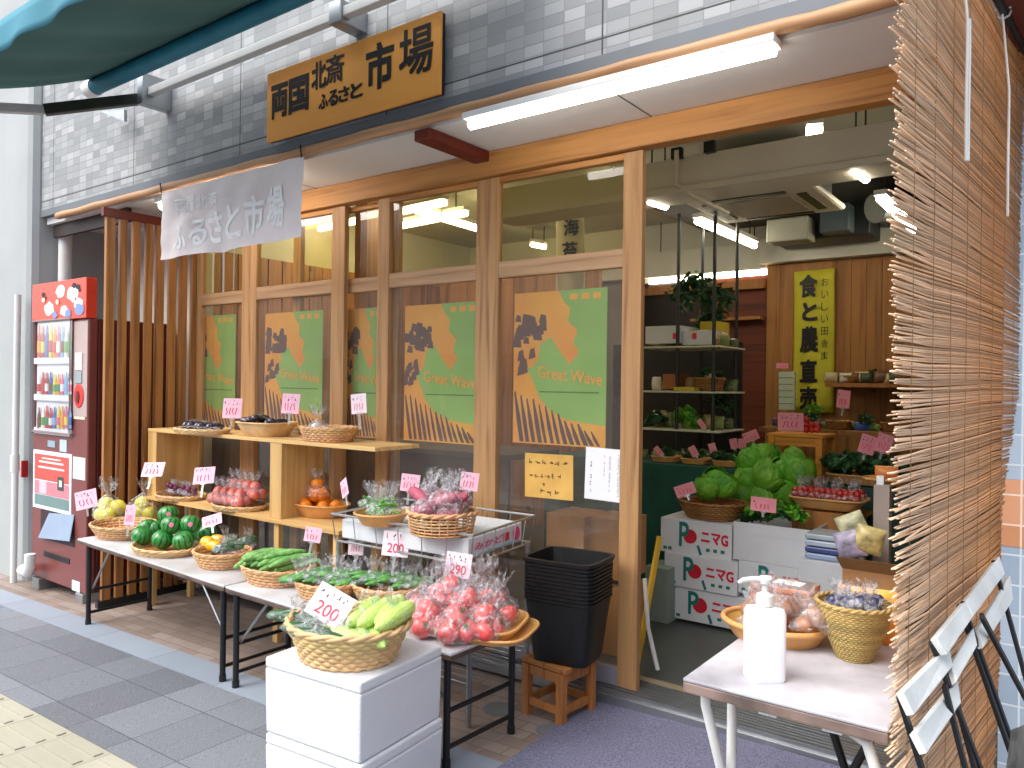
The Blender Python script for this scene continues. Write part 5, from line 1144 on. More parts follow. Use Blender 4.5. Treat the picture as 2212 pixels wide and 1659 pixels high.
# building parts indoors
mb = MB(); mb.box(-3.2, FX1, 4.0, 4.34, 2.395, 2.572); mb.build('cream_duct', M['cream'], bd, bevel=.004)
mb = MB(); mb.box(-3.2, FX1, 3.985, 3.999, 2.375, 2.41); mb.build('duct_lip', M['cream'], bd, bevel=.002)
mb = MB(); x = PY(1463, 370, 3.97).x; mb.tube([(x, 3.96, 2.6), (x, 3.96, 2.41), (x + .04, 4.1, 2.37), (x + .05, 4.6, 2.37)], .014, 10); mb.build('conduit', M['cream'], bd, smooth=True)
for u, v in ((1463, 332), (1534, 318)):
    p = PY(u, v, 3.98); mb = MB(); mb.box(p.x - .03, p.x + .03, 3.96, 3.999, p.z - .03, p.z + .03); mb.build('junction_box', M['dmetal'], bd, bevel=.002)
mb = MB(); mb.box(-2.155, FX1, 6.3, 6.49, 2.315, 2.51); mb.build('white_beam', M['inwall'], bd, bevel=.003)
mb = MB(); mb.box(FX0, -2.16, 6.36, 6.49, 2.28, 2.50); mb.build('white_beam', M['inwall'], bd, bevel=.003)
mb = MB()
x = -2.12; k = 0
while x < .5: mb.box(x, x + .108, 6.4 + .002 * (k % 2), 6.49, 0, 2.31); x += .11; k += 1
mb.build('timber_wall', M['board_z'], bd, bevel=.002)
mb = MB(); mb.box(-2.72, -2.13, 6.42, 6.49, 0, 2.24); mb.build('red_board_wall', M['redboard'], bd)
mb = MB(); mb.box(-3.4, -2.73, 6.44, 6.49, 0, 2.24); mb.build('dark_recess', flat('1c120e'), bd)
mb = MB(); mb.box(-3.4, -2.13, 6.36, 6.42, 2.12, 2.2); mb.build('orange_beam', M['board_z'], bd)
mb = MB(); mb.box(-2.75, -2.14, 6.3, 6.4, 1.86, 1.885); mb.build('wall_ledge', M['board_z'], bd)
mb = MB(); x = FX0 + .001
for k in range(24): mb.box(FX0, FX0 + .02, 3.2 + k * .14, 3.2 + k * .14 + .125, 0, 2.3)
mb.build('timber_lining', M['slatwood'], bd)
mb = MB(); x = -5.3; k = 0
while x < -3.5: mb.box(x, x + .13, 5.9 + .004 * (k % 2), 5.95, 0, 2.35); x += .134; k += 1
mb.build('timber_partition', M['board_z'], bd)
mb = MB(); mb.box(-4.35, -4.22, 3.9, 4.03, 0, CZ); mb.build('orange_post', M['board_z'], bd)
# ceiling cassette, black duct work
t = thing('ceiling_air_conditioner', 'cream cassette air conditioner hanging under the cream duct', 'air conditioner', loc=(-1.58, 4.7, 2.4), world=True)
mb = MB(); mb.box(-1.97, -1.2, 4.36, 5.1, 2.41, 2.45); mb.build('cover', M['cream'], t, bevel=.02)
mb = MB(); mb.box(-1.9, -1.27, 4.43, 5.03, 2.451, 2.7); mb.build('casing', M['metal'], t)
mb = MB(); mb.box(-1.8, -1.37, 4.52, 4.94, 2.402, 2.4095); mb.build('intake_grille', flat('b0a88a'), t, bevel=.004)
for a in ((-1.9, -1.84, 4.5, 4.96), (-1.33, -1.27, 4.5, 4.96), (-1.8, -1.37, 4.41, 4.46), (-1.8, -1.37, 5.0, 5.05)): mb = MB(); mb.box(*a, 2.4035, 2.4095); mb.build('air_slot', M['dmetal'], t)
t = thing('duct_unit', 'dark metal ventilation box in the shadow behind the air conditioner', 'duct', loc=(-1.3, 5.9, 2.5), world=True)
fbox(1668, 1880, 395, 515, 5.9, .35).build('box', flat('1d2422', .5), t, bevel=.01)
fbox(1655, 1745, 470, 520, 5.7, .2).build('grey_box', flat('9a9a88', .5), t, bevel=.01)
fbox(1770, 1835, 440, 500, 5.75, .15).build('small_box', flat('4a5658', .4), t, bevel=.01)
mb = MB(); p = PY(1890, 450, 5.6); mb.tube([p + Vector((-.0, 0, 0)), p + Vector((.15, .2, .05)), p + Vector((.3, .3, .2))], .1, 14); mb.build('hose', M['dmetal'], t, smooth=True)
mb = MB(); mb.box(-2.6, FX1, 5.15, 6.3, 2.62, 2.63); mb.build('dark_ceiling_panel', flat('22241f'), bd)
# curtains / white banner / yellow banner
def banner(label, cs, Y, m, items, name='cloth_banner'):
    P = [PY(u, v, Y) for u, v in cs]; t = thing(name, label, 'banner', loc=tuple(P[0]), world=True); o, ex, ey = P[0], P[1] - P[0], P[3] - P[0]
    mb = MB(); mb.grid(10, 14, lambda a, b: o + ex * a + ey * b + Vector((0, .012 * math.sin(a * 7 + b * 3), 0))); mb.build('cloth', m, t, smooth=True, solid=.002)
    mb = MB()
    for s_, a, b, w_, h_, bo in items: text(mb, s_, o + ex * a + ey * b + Vector((0, -.016, 0)), ex * w_, ey * h_, lift=.001, bold=bo)
    mb.build('lettering', M['ink'], t); return t
banner('tall white hanging banner with black brush characters behind the upper pane', [(1200, 662), (1262, 660), (1256, 452), (1200, 460)], 4.6, mat('white_cloth', 'e6e2cc', .7, .05), [('海', .35, .74, .5, .17, .03), ('苔', .3, .5, .5, .17, .03)])
its = [('食', .17, .815, .42, .15, .045), ('と', .25, .65, .34, .12, .045), ('農', .2, .43, .42, .17, .045), ('直', .2, .22, .4, .15, .045), ('売', .2, .03, .4, .15, .045)]
for i, ch in enumerate('おいしい田舎ま'): its.append((ch, .7, .88 - i * .085, .17, .055, .0))
banner('yellow vertical banner with big black brush characters on the timber wall', [(1712, 892), (1800, 892), (1806, 584), (1715, 588)], 6.37, mat('yellow_cloth', 'c9c22c', .7, .05), its)
# black rack on the left with goods
t = thing('wire_shelving', 'tall dark metal shelving with white edged boards, left side inside the entrance', 'shelving', loc=(-2.3, 4.8, 0), world=True)
for u in (1463, 1541):
    p = PY(u, 800, 4.8)
    for y in (4.8, 5.2): mb = MB(); mb.tube([(p.x, y, 0), (p.x, y, 2.45)], .013, 8); mb.build('post', flat('1c2420', .35), t, smooth=True)
xa = PY(1385, 800, 4.8).x; xb = PY(1560, 800, 4.8).x
for v in (748, 845, 928):
    z = PY(1480, v, 4.8).z; mb = MB(); mb.box(xa, xb, 4.76, 5.22, z - .012, z); mb.build('board', flat('cfcfba', .5), t, bevel=.003)
zt = PY(1480, 748, 4.8).z; z2 = PY(1480, 845, 4.8).z; z3 = PY(1480, 928, 4.8).z
sbox('white_carton', 'foam', 'wide white carton with a red mark on the top board of the dark shelving', 'carton', 1394, 1470, 704, 742, 4.82, .3, 'white cartons on the dark shelving')
sbox('white_carton', 'foam', 'small white carton with a red mark, right of the wide one on the dark shelving', 'carton', 1474, 1536, 714, 745, 4.84, .3, 'white cartons on the dark shelving')
for u, w_ in ((1458, 'white_carton'), (1500, 'white_carton.001')): p = PY(u, 726, 4.8175 if w_ == 'white_carton' else 4.8375); mb = MB(); mb.box(p.x - .015, p.x + .015, p.y - .002, p.y, p.z - .02, p.z + .02); mb.build('red_mark', M['redink'], bpy.data.objects[w_])
sbox('yellow_crate', flat('c9b02c'), 'yellow plastic crate on the top board of the dark shelving', 'crate', 1512, 1552, 694, 742, 5.0, .2)
p = PY(1520, 842, 4.86); basket('orange brown basket on the middle board of the dark shelving', Vector((p.x, 4.95, z2 + .006)), .1, .08, taper=.7, rows=6, N=20, m='wickerd')
p = PY(1568, 742, 5.1); basket('yellowish basket hanging over the right end of the top board', Vector((p.x - .05, 5.0, zt + .005)), .1, .05, taper=.7, rows=5, N=20, m='wicker2')
p = PY(1440, 842, 4.86); sbox('brown_carton', flat('9c5a34'), 'small brown carton on the middle board of the dark shelving', 'carton', 1432, 1466, 808, 840, 4.86, .2)
sbox('yellow_tray', flat('b8a82a'), 'flat yellow tray on the middle board of the dark shelving', 'tray', 1455, 1500, 836, 844, 4.78, .1)
# leafy things
def leafclump(R, n, m, size=.03, seed=0, rz=.6):
    rr = random.Random(seed); mb = MB()
    for i in range(n):
        d = Vector((rr.gauss(0, 1), rr.gauss(0, 1), abs(rr.gauss(0, 1)) * rz)).normalized() * R * rr.uniform(.4, 1); s = size * rr.uniform(.6, 1.3)
        a = Vector((rr.gauss(0, 1), rr.gauss(0, 1), rr.gauss(0, .6))).normalized(); b = a.cross(Vector((rr.gauss(0, 1), rr.gauss(0, 1), 1))).normalized(); c = a.cross(b)
        mb.add([d - a * s, d + b * s * .5 - a * s * .2, d + b * s * .42 + a * s * .6, d + a * s * 1.1, d - b * s * .42 + a * s * .6, d - b * s * .5 - a * s * .2, d + c * s * .25], [(0, 1, 6), (1, 2, 6), (2, 3, 6), (3, 4, 6), (4, 5, 6), (5, 0, 6)])
    return data(mb, m, name='leaf_clump')
D['greens'] = leafclump(.085, 130, M['leafd'], .03, 1); D['greens2'] = leafclump(.09, 120, M['leaf'], .032, 2)
D['greens3'] = leafclump(.1, 110, M['leafd'], .024, 3, 1.5)
def cabbage(r, seed):
    rr = random.Random(seed); mb = MB(); mb.ball((0, 0, 0), r * .88, r * .88, r * .8, 20, 14, fn=lambda d: 1 + .05 * noise.noise(d * 4))
    for k in range(9):
        a0 = k * 2.399; tilt = rr.uniform(.3, 1.1); Rm = Matrix.Rotation(a0, 3, 'Z') @ Matrix.Rotation(tilt, 3, 'Y')
        def fn(a, b, k=k):
            th = (a - .5) * 2.1; ph = -.3 + b * 1.75; rr_ = r * (.93 + .03 * k / 9 + .20 * b * b * (abs(th) * .4 + .3)) * (1 + .05 * math.sin(th * 11 + k) * b)
            return Rm @ Vector((rr_ * math.cos(ph) * math.cos(th), rr_ * math.cos(ph) * math.sin(th), rr_ * math.sin(ph)))
        mb.grid(12, 9, fn)
    return data(mb, M['leaf'], angle=0, name='cabbage')
D['cab'] = cabbage(.09, 1); D['cab2'] = cabbage(.085, 5)
for i, (u, v, Y, sc_, nm) in enumerate(((1480, 910, 4.9, 1.1, 'greens2'), (1420, 912, 4.9, .9, 'greens'), (1540, 700, 5.1, 1.2, 'greens3'), (1500, 625, 4.9, 1.3, 'greens3'), (1465, 650, 4.9, 1.2, 'greens3'), (1545, 655, 5.0, 1.4, 'greens3'), (1555, 880, 5.0, 1.0, 'greens3'), (1535, 820, 5.0, .9, 'greens3'))):
    p = PY(u, v, Y); o = put('leafy_bunch', [('leaves', D[nm])], p, (R_(0, 1), R_(0, 1), R_(0, 6)), sc_, 'pale leafy bunch on the lowest board of the dark shelving' if nm == 'greens2' else 'dark leafy bunch hung or laid on the dark shelving', 'leafy bunch', 'leafy bunches on the dark shelving')
# green cloth counter left and its trays
t = thing('cloth_counter', 'low counter draped in dark green cloth, left inside the entrance', 'counter', loc=(-2.3, 4.5, 0), world=True)
zc = PY(1450, 1004, 4.45).z
mb = MB(); x1 = PY(1592, 1000, 4.45).x
mb.grid(50, 6, lambda a, b: (lerp(-3.0, x1, a), 4.45 + .012 * math.sin(a * 60) * (1 - b), lerp(.02, zc, b))); mb.grid(6, 6, lambda a, b: (x1, lerp(4.45, 5.0, a), lerp(.02, zc, b))); mb.slab([(-3.0, 4.45, zc - .01), (x1, 4.45, zc - .01), (x1, 5.0, zc - .01), (-3.0, 5.0, zc - .01)], (0, 0, .011)); mb.build('cloth', mat('green_cloth', '1f5a4c', .75, .15), t, smooth=True)
for i, (u, lab) in enumerate(((1425, 'wooden tray of dark packs at the left of the green cloth counter'), (1490, 'wooden tray of dark packs in the middle of the green cloth counter'), (1560, 'wooden tray of dark packs at the right of the green cloth counter'))):
    p = PY(u, 1000, 4.5); basket(lab, Vector((p.x, 4.6, zc + .006)), .085, .03, ry=.08, taper=.9, power=4, m='bamboo', style='plain', rim=.008, name='wooden_tray', cat='tray')
    for k in range(3): put('leafy_pack', [('leaves', D['greens'])], (p.x + R_(-.05, .05), 4.58 + R_(-.03, .03), zc + .05), (R_(-.3, .3), 0, R_(0, 6)), .55, 'small dark leafy pack on the green cloth counter', 'leafy bunch', 'leafy packs on the green cloth counter')
for (u, v, w_, h_, Y, rl, lab) in ((1423, 975, 12, 24, 4.5, -.7, 'narrow pink price card over the leftmost tray on the green counter'), (1498, 975, 16, 24, 4.5, -.5, 'pink price card over the middle tray on the green counter'), (1540, 970, 16, 26, 4.6, -.3, 'pink price card at the right end of the green counter'), (1515, 916, 12, 22, 4.75, -.6, 'pink price card clipped to the lowest board of the dark shelving')):
    tagcard(lab, u, v, w_, h_, Y, roll=rl, stem=.02, scrib=2, group='pink price cards indoors', m='salmon')
# tomato cartons
M['carton'] = mat('white_carton', 'd9dce0', .55, .04, 4)
BY = 4.0
def carton(label, u0, u1, v0, v1, Y, d, marks=True, open_=False, grp='white tomato cartons'):
    a = PY(u0, (v0 + v1) / 2, Y).x; b = PY(u1, (v0 + v1) / 2, Y).x; z1 = PY(u0, v0, Y).z; z0 = PY(u0, v1, Y).z
    t = thing('tomato_carton' if marks else 'open_carton', label, 'carton', grp, loc=(a, Y, z0), world=True); W, H = b - a, z1 - z0
    mb = MB(); mb.box(a, b, Y, Y + d, z0 + .001, z1 - (.06 if open_ else .001)); mb.build('box', M['carton'], t, bevel=.003)
    if open_:
        for q in ((a, b, Y, Y + .006), (a, b, Y + d - .006, Y + d), (a, a + .006, Y + .0065, Y + d - .0065), (b - .006, b, Y + .0065, Y + d - .0065)): mb = MB(); mb.box(*q, z1 - .0595, z1); mb.build('flap', M['carton'], t)
    if marks:
        pt = lambda x, z, k=0: Vector((a + W * x, Y - .0012 - .0006 * k, z0 + H * z))
        mb = MB(); P = [pt(.43 + .095 * math.cos(q * PI / 10), .54 + .095 * W / H * math.sin(q * PI / 10), 1) for q in range(20)]; mb.add(P, [tuple(range(20))]); text(mb, 'ニマG', pt(.59, .42), (W * .36, 0, -W * .015), (0, 0, H * .3), bold=.04); mb.build('red_print', mat('carton_red', 'cf1f34', .5), t)
        mb = MB(); text(mb, 'P', pt(.28, .24), (W * .13, 0, 0), (0, 0, H * .68), bold=.02); mb.build('green_letter', mat('carton_green', '157a70', .5), t); mb = MB(); mb.obox(pt(.56, .18), (W * .03, 0, W * .02), (0, .001, 0), (-H * .1, 0, H * .26)); mb.build('green_stem', flat('156a78'), t); mb = MB()
        for x in (.07, .14): mb.obox(pt(x, .13), (W * .05, 0, 0), (0, .001, 0), (0, 0, H * .09))
        for x in (.68, .78, .88): mb.obox(pt(x, .22), (W * .05, 0, 0), (0, .001, 0), (0, 0, H * .09))
        mb.build('small_print', flat('1a7a6c'), t)
    return t
carton('top white tomato carton of the printed stack, under the cabbage basket', 1427, 1581, 1116, 1190, BY, .3)
carton('middle white tomato carton of the printed stack of three', 1435, 1593, 1191, 1262, BY - .02, .3)
carton('bottom white tomato carton of the printed stack, standing on the shop floor', 1443, 1610, 1263, 1332, BY - .01, .3)
carton('plain open white carton of leafy greens beside the printed cartons', 1584, 1757, 1126, 1208, BY - .01, .3, marks=False, open_=True)
carton('second column upper printed tomato carton, under the open carton', 1595, 1760, 1209, 1280, BY - .01, .3)
carton('second column lower printed tomato carton, half hidden by the bamboo bowl', 1606, 1768, 1281, 1350, BY + .0, .3)
p = PY(1540, 1118, 4.1); bz = PY(1427, 1116, BY).z
bc = Vector((PY(1540, 1100, 4.15).x, 4.15, bz + .002)); basket('wide wicker basket of cabbages on the printed tomato cartons', bc, .19, .09, ry=.15, taper=.72, rows=8, N=30, m='wickerd')
cabs = [(1528, 1055, 4.12), (1565, 1050, 4.18), (1545, 1038, 4.2)]
for u, v, Y in cabs: put('cabbage', [('cabbage', D['cab'])], PY(u, v, Y), (R_(-.4, .4), R_(-.4, .4), R_(0, 6)), .85, 'fresh green cabbage in the wide basket on the cartons', 'cabbage', 'cabbages in the wide basket')
t = thing('timber_crate_stand', 'low timber stand carrying the heap of cabbages', 'stand', loc=(-1.3, 4.4, 0), world=True)
zs = PY(1650, 1095, 4.35).z; xa, xb = PY(1585, 1095, 4.35).x, PY(1860, 1095, 4.35).x
mb = MB(); mb.box(xa, xb, 4.34, 4.95, zs - .02, zs); mb.build('top', M['board_z'], t)
for x in (xa + .03, xb - .03):
    for y in (4.36, 4.92): mb = MB(); mb.box(x - .02, x + .02, y - .02, y + .02, 0, zs - .0205); mb.build('leg', M['board_z'], t)
for i, (u, v, Y, s) in enumerate(((1602, 1070, 4.4, .95), (1650, 1078, 4.4, .95), (1618, 1035, 4.45, 1), (1660, 1030, 4.42, 1.15), (1700, 1060, 4.45, 1), (1725, 1020, 4.5, 1.1), (1690, 1020, 4.5, 1), (1620, 995, 4.6, 1.1), (1650, 985, 4.65, 1.1), (1710, 1000, 4.6, 1))):
    put('cabbage', [('cabbage', D['cab' if i % 2 else 'cab2'])], PY(u, v, Y), (R_(-.6, .6), R_(-.6, .6), R_(0, 6)), s, 'bright green cabbage heaped behind the open carton, %s' % ['bottom left', 'bottom second from left', 'middle left', 'middle centre', 'bottom right', 'right side below the stand leg', 'upper middle', 'top left', 'top centre', 'top right'][i], 'cabbage', 'heap of cabbages')
for i in range(6): put('leafy_bunch', [('leaves', D['greens2' if i % 2 else 'greens'])], PY(1625 + i * 17, 1118 + R_(-8, 6), 4.1), (R_(-.5, .5), R_(-.5, .5), R_(0, 6)), .8, 'leafy green bunch standing in the open white carton', 'leafy bunch', 'leafy bunches in the open carton')
tagcard('pink price card on the left edge of the wide cabbage basket', 1480, 1058, 46, 26, 4.02, roll=-.35, pitch=.4, stem=.03, scrib=1, group='pink price cards indoors', m='salmon')
tagcard('blank looking pink price card on the leafy greens in the open carton', 1649, 1090, 56, 32, 4.0, roll=.1, pitch=.4, stem=.03, scrib=1, group='pink price cards indoors', m='salmon')
# small orange side table with sign card and red peppers
SY = 4.75; zt_ = PY(1715, 938, SY).z; xa, xb = PY(1657, 950, SY).x, PY(1778, 950, SY).x
t = thing('orange_stand', 'small orange timber side table rising behind the cabbages', 'stand', loc=(xa, SY, 0), world=True)
mb = MB(); mb.box(xa, xb, SY, SY + .3, zt_ - .02, zt_); mb.build('top', M['orangewood'] if 'orangewood' in M else M.setdefault('orangewood', wood('orange_wood', 'e0952f', 'b06a1c', 'x')), t, bevel=.003)
for x in (xa + .025, xb - .025):
    for y in (SY + .02, SY + .28): mb = MB(); mb.box(x - .018, x + .018, y - .018, y + .018, 0, zt_ - .0205); mb.build('leg', M['orangewood'], t)
mb = MB(); mb.box(xa + .045, xb - .045, SY + .01, SY + .025, zt_ - .07, zt_ - .0205); mb.build('apron', M['orangewood'], t)
tagcard('large pink sign card standing on the orange side table', 1708, 911, 56, 40, SY - .01, stem=0, scrib=4, group='pink price cards indoors', m='salmon')
for i in range(7): put('red_pepper', [('pepper', D['cherry'])], PY(1742 + (i % 3) * 12, 928 - (i // 3) * 11, SY + .08), (0, 0, 0), 1.3, 'small red tomato piled on the orange side table', 'tomato', 'red tomatoes on the orange table')
put('leafy_bunch', [('leaves', D['greens2'])], PY(1758, 888, SY + .12), (0, 0, 0), .55, 'small pale leafy sprig above the red tomatoes on the orange table', 'leafy bunch')
# wooden crate of red tomatoes (right of the cabbages)
ZC = 4.25; c = PY(1778, 1090, ZC); basket('slanted wooden crate of bagged red cherry tomatoes', Vector((c.x, ZC + .12, c.z - .03)), .19, .055, ry=.13, taper=.75, power=5, m='bamboo', style='plain', rim=.01, name='wooden_crate', cat='crate')
mb = MB(); mb.box(c.x - .16, c.x + .16, ZC + .0, ZC + .26, 0, c.z - .04); mb.build('crate_support', M['board_z'], label='upturned timber box under the crate of cherry tomatoes', cat='box')
for i in range(8):
    p = Vector((c.x - .13 + .087 * (i % 4) , ZC + .06 + .1 * (i // 4), c.z + .02)); its_ = [('tomato', D['cherry'], ((j % 3 - 1) * .028, (j // 3 % 2 - .5) * .03, .02 + .022 * (j // 6)), (0, 0, 0)) for j in range(9)]
    film_bag('bag_of_cherry_tomatoes', 'clear bag of dark red cherry tomatoes in the slanted wooden crate', 'bag of tomatoes', 'bags of cherry tomatoes', p, .052, .045, .05, its_, seed=i, top=.04, topr=.025, tilt=R_(-.1, .3))
# tray of dark greens, shelves on the timber wall
c = PY(1858, 1050, 4.6); basket('flat wooden tray heaped with dark leafy greens by the blind', Vector((c.x, 4.75, c.z)), .2, .05, ry=.13, taper=.8, power=5, m='bamboo', style='plain', rim=.01, name='wooden_tray', cat='tray')
mb = MB(); mb.box(c.x - .2, c.x + .3, 4.62, 4.95, 0, c.z - .008); mb.build('green_counter', flat('173f38'), label='dark green draped counter under the tray of leafy greens', cat='counter')
for i in range(9): put('leafy_bunch', [('leaves', D['greens'])], (c.x - .15 + .075 * (i % 5), 4.68 + .1 * (i // 5), c.z + .07 + R_(0, .03)), (R_(-.5, .5), R_(-.5, .5), R_(0, 6)), 1.0, 'dark leafy green bunch heaped on the flat wooden tray', 'leafy bunch', 'dark greens on the flat tray')
for (u, v, lab) in ((1874, 960, 'round topped pink card over the dark greens, the left one'), (1910, 958, 'round topped pink card over the dark greens, the right one')): tagcard(lab, u, v, 34, 42, 4.62, roll=.3, stem=.04, scrib=3, group='pink price cards indoors', m='salmon')
c = PY(1905, 1052, 3.9); basket('pale bamboo tray with an orange packet at the edge of the reed blind', Vector((c.x, 4.0, c.z)), .1, .03, taper=.7, m='bamboo', style='plain', name='bamboo_tray', cat='tray')
put('orange_packet', [('packet', data(pil(0, (.1, .03, .06)), mat('orange_wrap', 'e8904c', .4, .1)))], (c.x, 4.0, c.z + .03), (0, 0, .3), 1, 'orange packet lying on the pale bamboo tray', 'packet')
t = thing('white_post', 'short whitish square post standing before the dark green counter', 'post', loc=(PY(1903, 1200, 3.8).x, 3.8, 0), world=True)
a = PY(1886, 1120, 3.8); b = PY(1922, 1050, 3.8); mb = MB(); mb.box(a.x, b.x, 3.8, 3.86, 0, b.z); mb.build('post', flat('a89a90'), t, bevel=.003)
mb = MB(); mb.box(a.x + .01, a.x + .04, 3.81, 3.84, b.z + .0005, b.z + .04); mb.build('cap', M['paper'], t)
for zz, nm, dy in ((PY(1860, 828, 6.1).z, 'upper wall shelf of dark goods on the timber wall', 0), (PY(1860, 932, 5.3).z, 'lower display shelf of baskets in front of the timber wall', 1)):
    Y = 6.1 if not dy else 5.3; x0 = PY(1782 if not dy else 1640, 830, Y).x; t = thing('wall_shelf', nm, 'shelf', loc=(x0, Y, zz), world=True); mb = MB(); mb.box(x0, FX1 - .01, Y, Y + (.29 if not dy else .5), zz - .03, zz); mb.build('board', M['board_z'], t, bevel=.002)
    if not dy:
        for q in (x0 + .1, x0 + 1.2): mb = MB(); mb.bar((q, 6.39, zz - .2), (q, 6.15, zz - .03), .02, .02); mb.build('bracket', M['board_z'], t)
    else:
        for q in (x0 + .05, x0 + 1.5): mb = MB(); mb.box(q, q + .04, Y + .02, Y + .06, 0, zz - .0305); mb.build('leg', M['board_z'], t)
    for i in range(6):
        xx = x0 + .15 + i * .17; 
        if dy and 1680 < pixu(xx, Y) < 1775 if 0 else False: continue
        if i % 2: put('leafy_bunch', [('leaves', D['greens3'])], (xx, Y + .12, zz + .05), (0, 0, i), .6, 'small dark bundle on the ' + ('lower display shelf' if dy else 'upper wall shelf'), 'bundle', 'dark bundles on the wall shelves')
        else: basket(['left', 'middle', 'right'][i // 2] + ' small basket on the ' + ('lower display shelf' if dy else 'upper wall shelf'), Vector((xx, Y + .12, zz + .004)), .075, .05, taper=.7, rows=5, N=18, m='wickerd', group='small baskets on the wall shelves')
tagcard('deep pink price card above the lower display shelf', 1822, 862, 28, 40, 5.3, roll=.12, stem=.05, scrib=1, group='pink price cards indoors', m='salmon')
tagcard('pink price card hung on the orange post of the display shelf', 1690, 790, 26, 12, 6.0, stem=0, scrib=1, group='pink price cards indoors', m='salmon')
tagcard('pink price card leaning left of the orange side table', 1622, 942, 34, 22, 4.9, roll=-.4, stem=.02, scrib=1, group='pink price cards indoors', m='salmon')
for i, (u, lab) in enumerate(((1585, 'first pink price card in the cluster above the leafy heap'), (1603, 'second pink price card in the cluster above the leafy heap'))): tagcard(lab, u, 958, 17, 22, 4.9, roll=-.2 + .1 * i, stem=.04, scrib=1, group='pink price cards indoors', m='salmon')
t = thing('letter_rack', 'pale green stacked slip rack hanging before the yellow banner', 'rack', loc=tuple(PY(1700, 870, 6.0)), world=True)
for i in range(6): fbox(1682, 1716, 803 + i * 14, 815 + i * 14, 6.0 - .01 * i, .04).build('slip', flat('b9cbb0'), t)
# plastic packs, cartons and bags right of the open carton
c = PY(1790, 1200, 3.75)
for i in range(4): mb = MB(); z0 = c.z - .02 + i * .03; mb.box(c.x - .1, c.x + .1, 3.72, 3.9, z0, z0 + .026); mb.build('plastic_tray', mat('blue_plastic' + str(i), ['8fa0c0', '3c4a80', 'a9b8c8', '9aa8b0'][i], .25, .1), label='topmost clear lidded tray of the plastic stack' if i == 3 else 'flat bluish plastic tray in the stack beside the open carton', cat='tray', group='stack of bluish plastic trays', bevel=.006)
mb = MB(); mb.box(c.x - .12, c.x + .12, 3.7, 3.92, 0, c.z - .022); mb.build('grey_carton', flat('b8bcc0'), label='plain grey carton under the stack of bluish plastic trays', cat='carton', bevel=.003)
for i, (u, v, Y, cl_) in enumerate(((1855, 1150, 3.7, 'c9c8a0'), (1845, 1190, 3.65, 'b0a8c0'), (1870, 1180, 3.65, 'd0c080'))):
    put('vegetable_packet', [('packet', data(pil(0, (.12, .03, .12)), mat('packet%d' % i, cl_, .3, .3, 20)))], PY(u, v + 15, Y), (0, R_(-.5, .5), R_(-.3, .3)), 1, 'crumpled %s packet beside the bluish plastic trays' % ['pale green upper', 'lilac lower', 'straw yellow'][i], 'packet', 'crumpled pale packets')
c = PY(1875, 1262, 3.4)
t = thing('cardboard_box', 'open brown cardboard box at the edge of the reed blind', 'box', loc=(c.x, 3.4, 0), world=True)
M['card'] = mat('cardboard', 'a8784a', .8, .08, 6)
mb = MB(); mb.box(c.x - .1, c.x + .14, 3.4, 3.62, 0, c.z + .05); mb.build('box', M['card'], t, bevel=.002)
mb = MB(); mb.slab([(c.x - .1, 3.4, c.z + .05), (c.x + .14, 3.4, c.z + .05), (c.x + .15, 3.33, c.z + .11), (c.x - .11, 3.33, c.z + .11)], (0, .003, 0)); mb.slab([(c.x + .14, 3.62, c.z + .051), (c.x + .14, 3.4, c.z + .051), (c.x + .22, 3.4, c.z + .14), (c.x + .22, 3.62, c.z + .14)], (.003, 0, 0)); mb.build('flaps', M['card'], t)
# goods seen low behind the door glass
for i, (u0, u1, v0, v1, Y, m, lab) in enumerate(((1180, 1262, 1112, 1200, 3.25, 'card', 'brown cardboard box low behind the door glass, beside the white notice'), (1265, 1345, 1120, 1250, 3.3, 'card', 'second brown cardboard box low behind the door glass, against the stile'), (1150, 1345, 1255, 1330, 3.28, 'card', 'wide brown cardboard box behind the black tubs'), (640, 700, 990, 1100, 3.3, 'card', 'brown cardboard box behind the plywood shelf'))):
    o = fbox(u0, u1, v0, v1, Y, .25); z0 = min(q.z for q in o.v); o.v = [Vector((q.x, q.y, 0 if abs(q.z - z0) < 1e-6 else q.z)) for q in o.v] if i in (2, 3) else o.v; o.build('cardboard_box', M['card'], label=lab, cat='box', group='cardboard boxes behind the glass', bevel=.003)
t = thing('window_counter', 'dark counter running behind the sliding doors indoors', 'counter', loc=(-3.8, 3.3, 0), world=True)
mb = MB(); mb.box(-5.2, -2.4, 3.22, 3.24, 0, .9); mb.build('panel', flat('4a3a38'), t); mb = MB(); mb.box(-5.2, -2.4, 3.2, 3.7, .9005, .93); mb.build('top', flat('5c4a40'), t, bevel=.003)
t = thing('metal_trestle', 'yellow legged trestle frame seen through the doorway edge', 'trestle', loc=(-1.5, 3.3, 0), world=True)
mb = MB(); mb.bar((-1.66, 3.25, 0), (-1.6, 3.35, .59), .02, .02); mb.build('leg', flat('c9a02c'), t); mb = MB(); mb.tube([(-1.6, 3.2, .42), (-1.58, 3.2, .2), (-1.53, 3.2, .02)], .01, 8); mb.build('leg', M['white'], t, smooth=True)
mb = MB(); p = PY(1412, 1180, 3.9); mb.box(p.x - .05, p.x + .09, 3.9, 4.1, 0, .3); mb.build('green_bin', flat('8a9a8c'), label='pale green bin low beside the printed cartons', cat='bin', bevel=.004)
# the other side of the street, which the door glass reflects
t = thing('street_building', 'plain grey building across the street, mirrored in the door glass', 'building', loc=(-4, -13, -.2), world=True)
mb = MB(); mb.box(-34, 26, -22, -17, -.9, 8); mb.build('wall', flat('a8a2a4'), t)
for i in range(14): mb = MB(); x = -28 + i * 3.5; mb.box(x, x + 2, -17.02, -16.99, .9, 2.4); mb.build('window', flat('3c4450', .15), t)

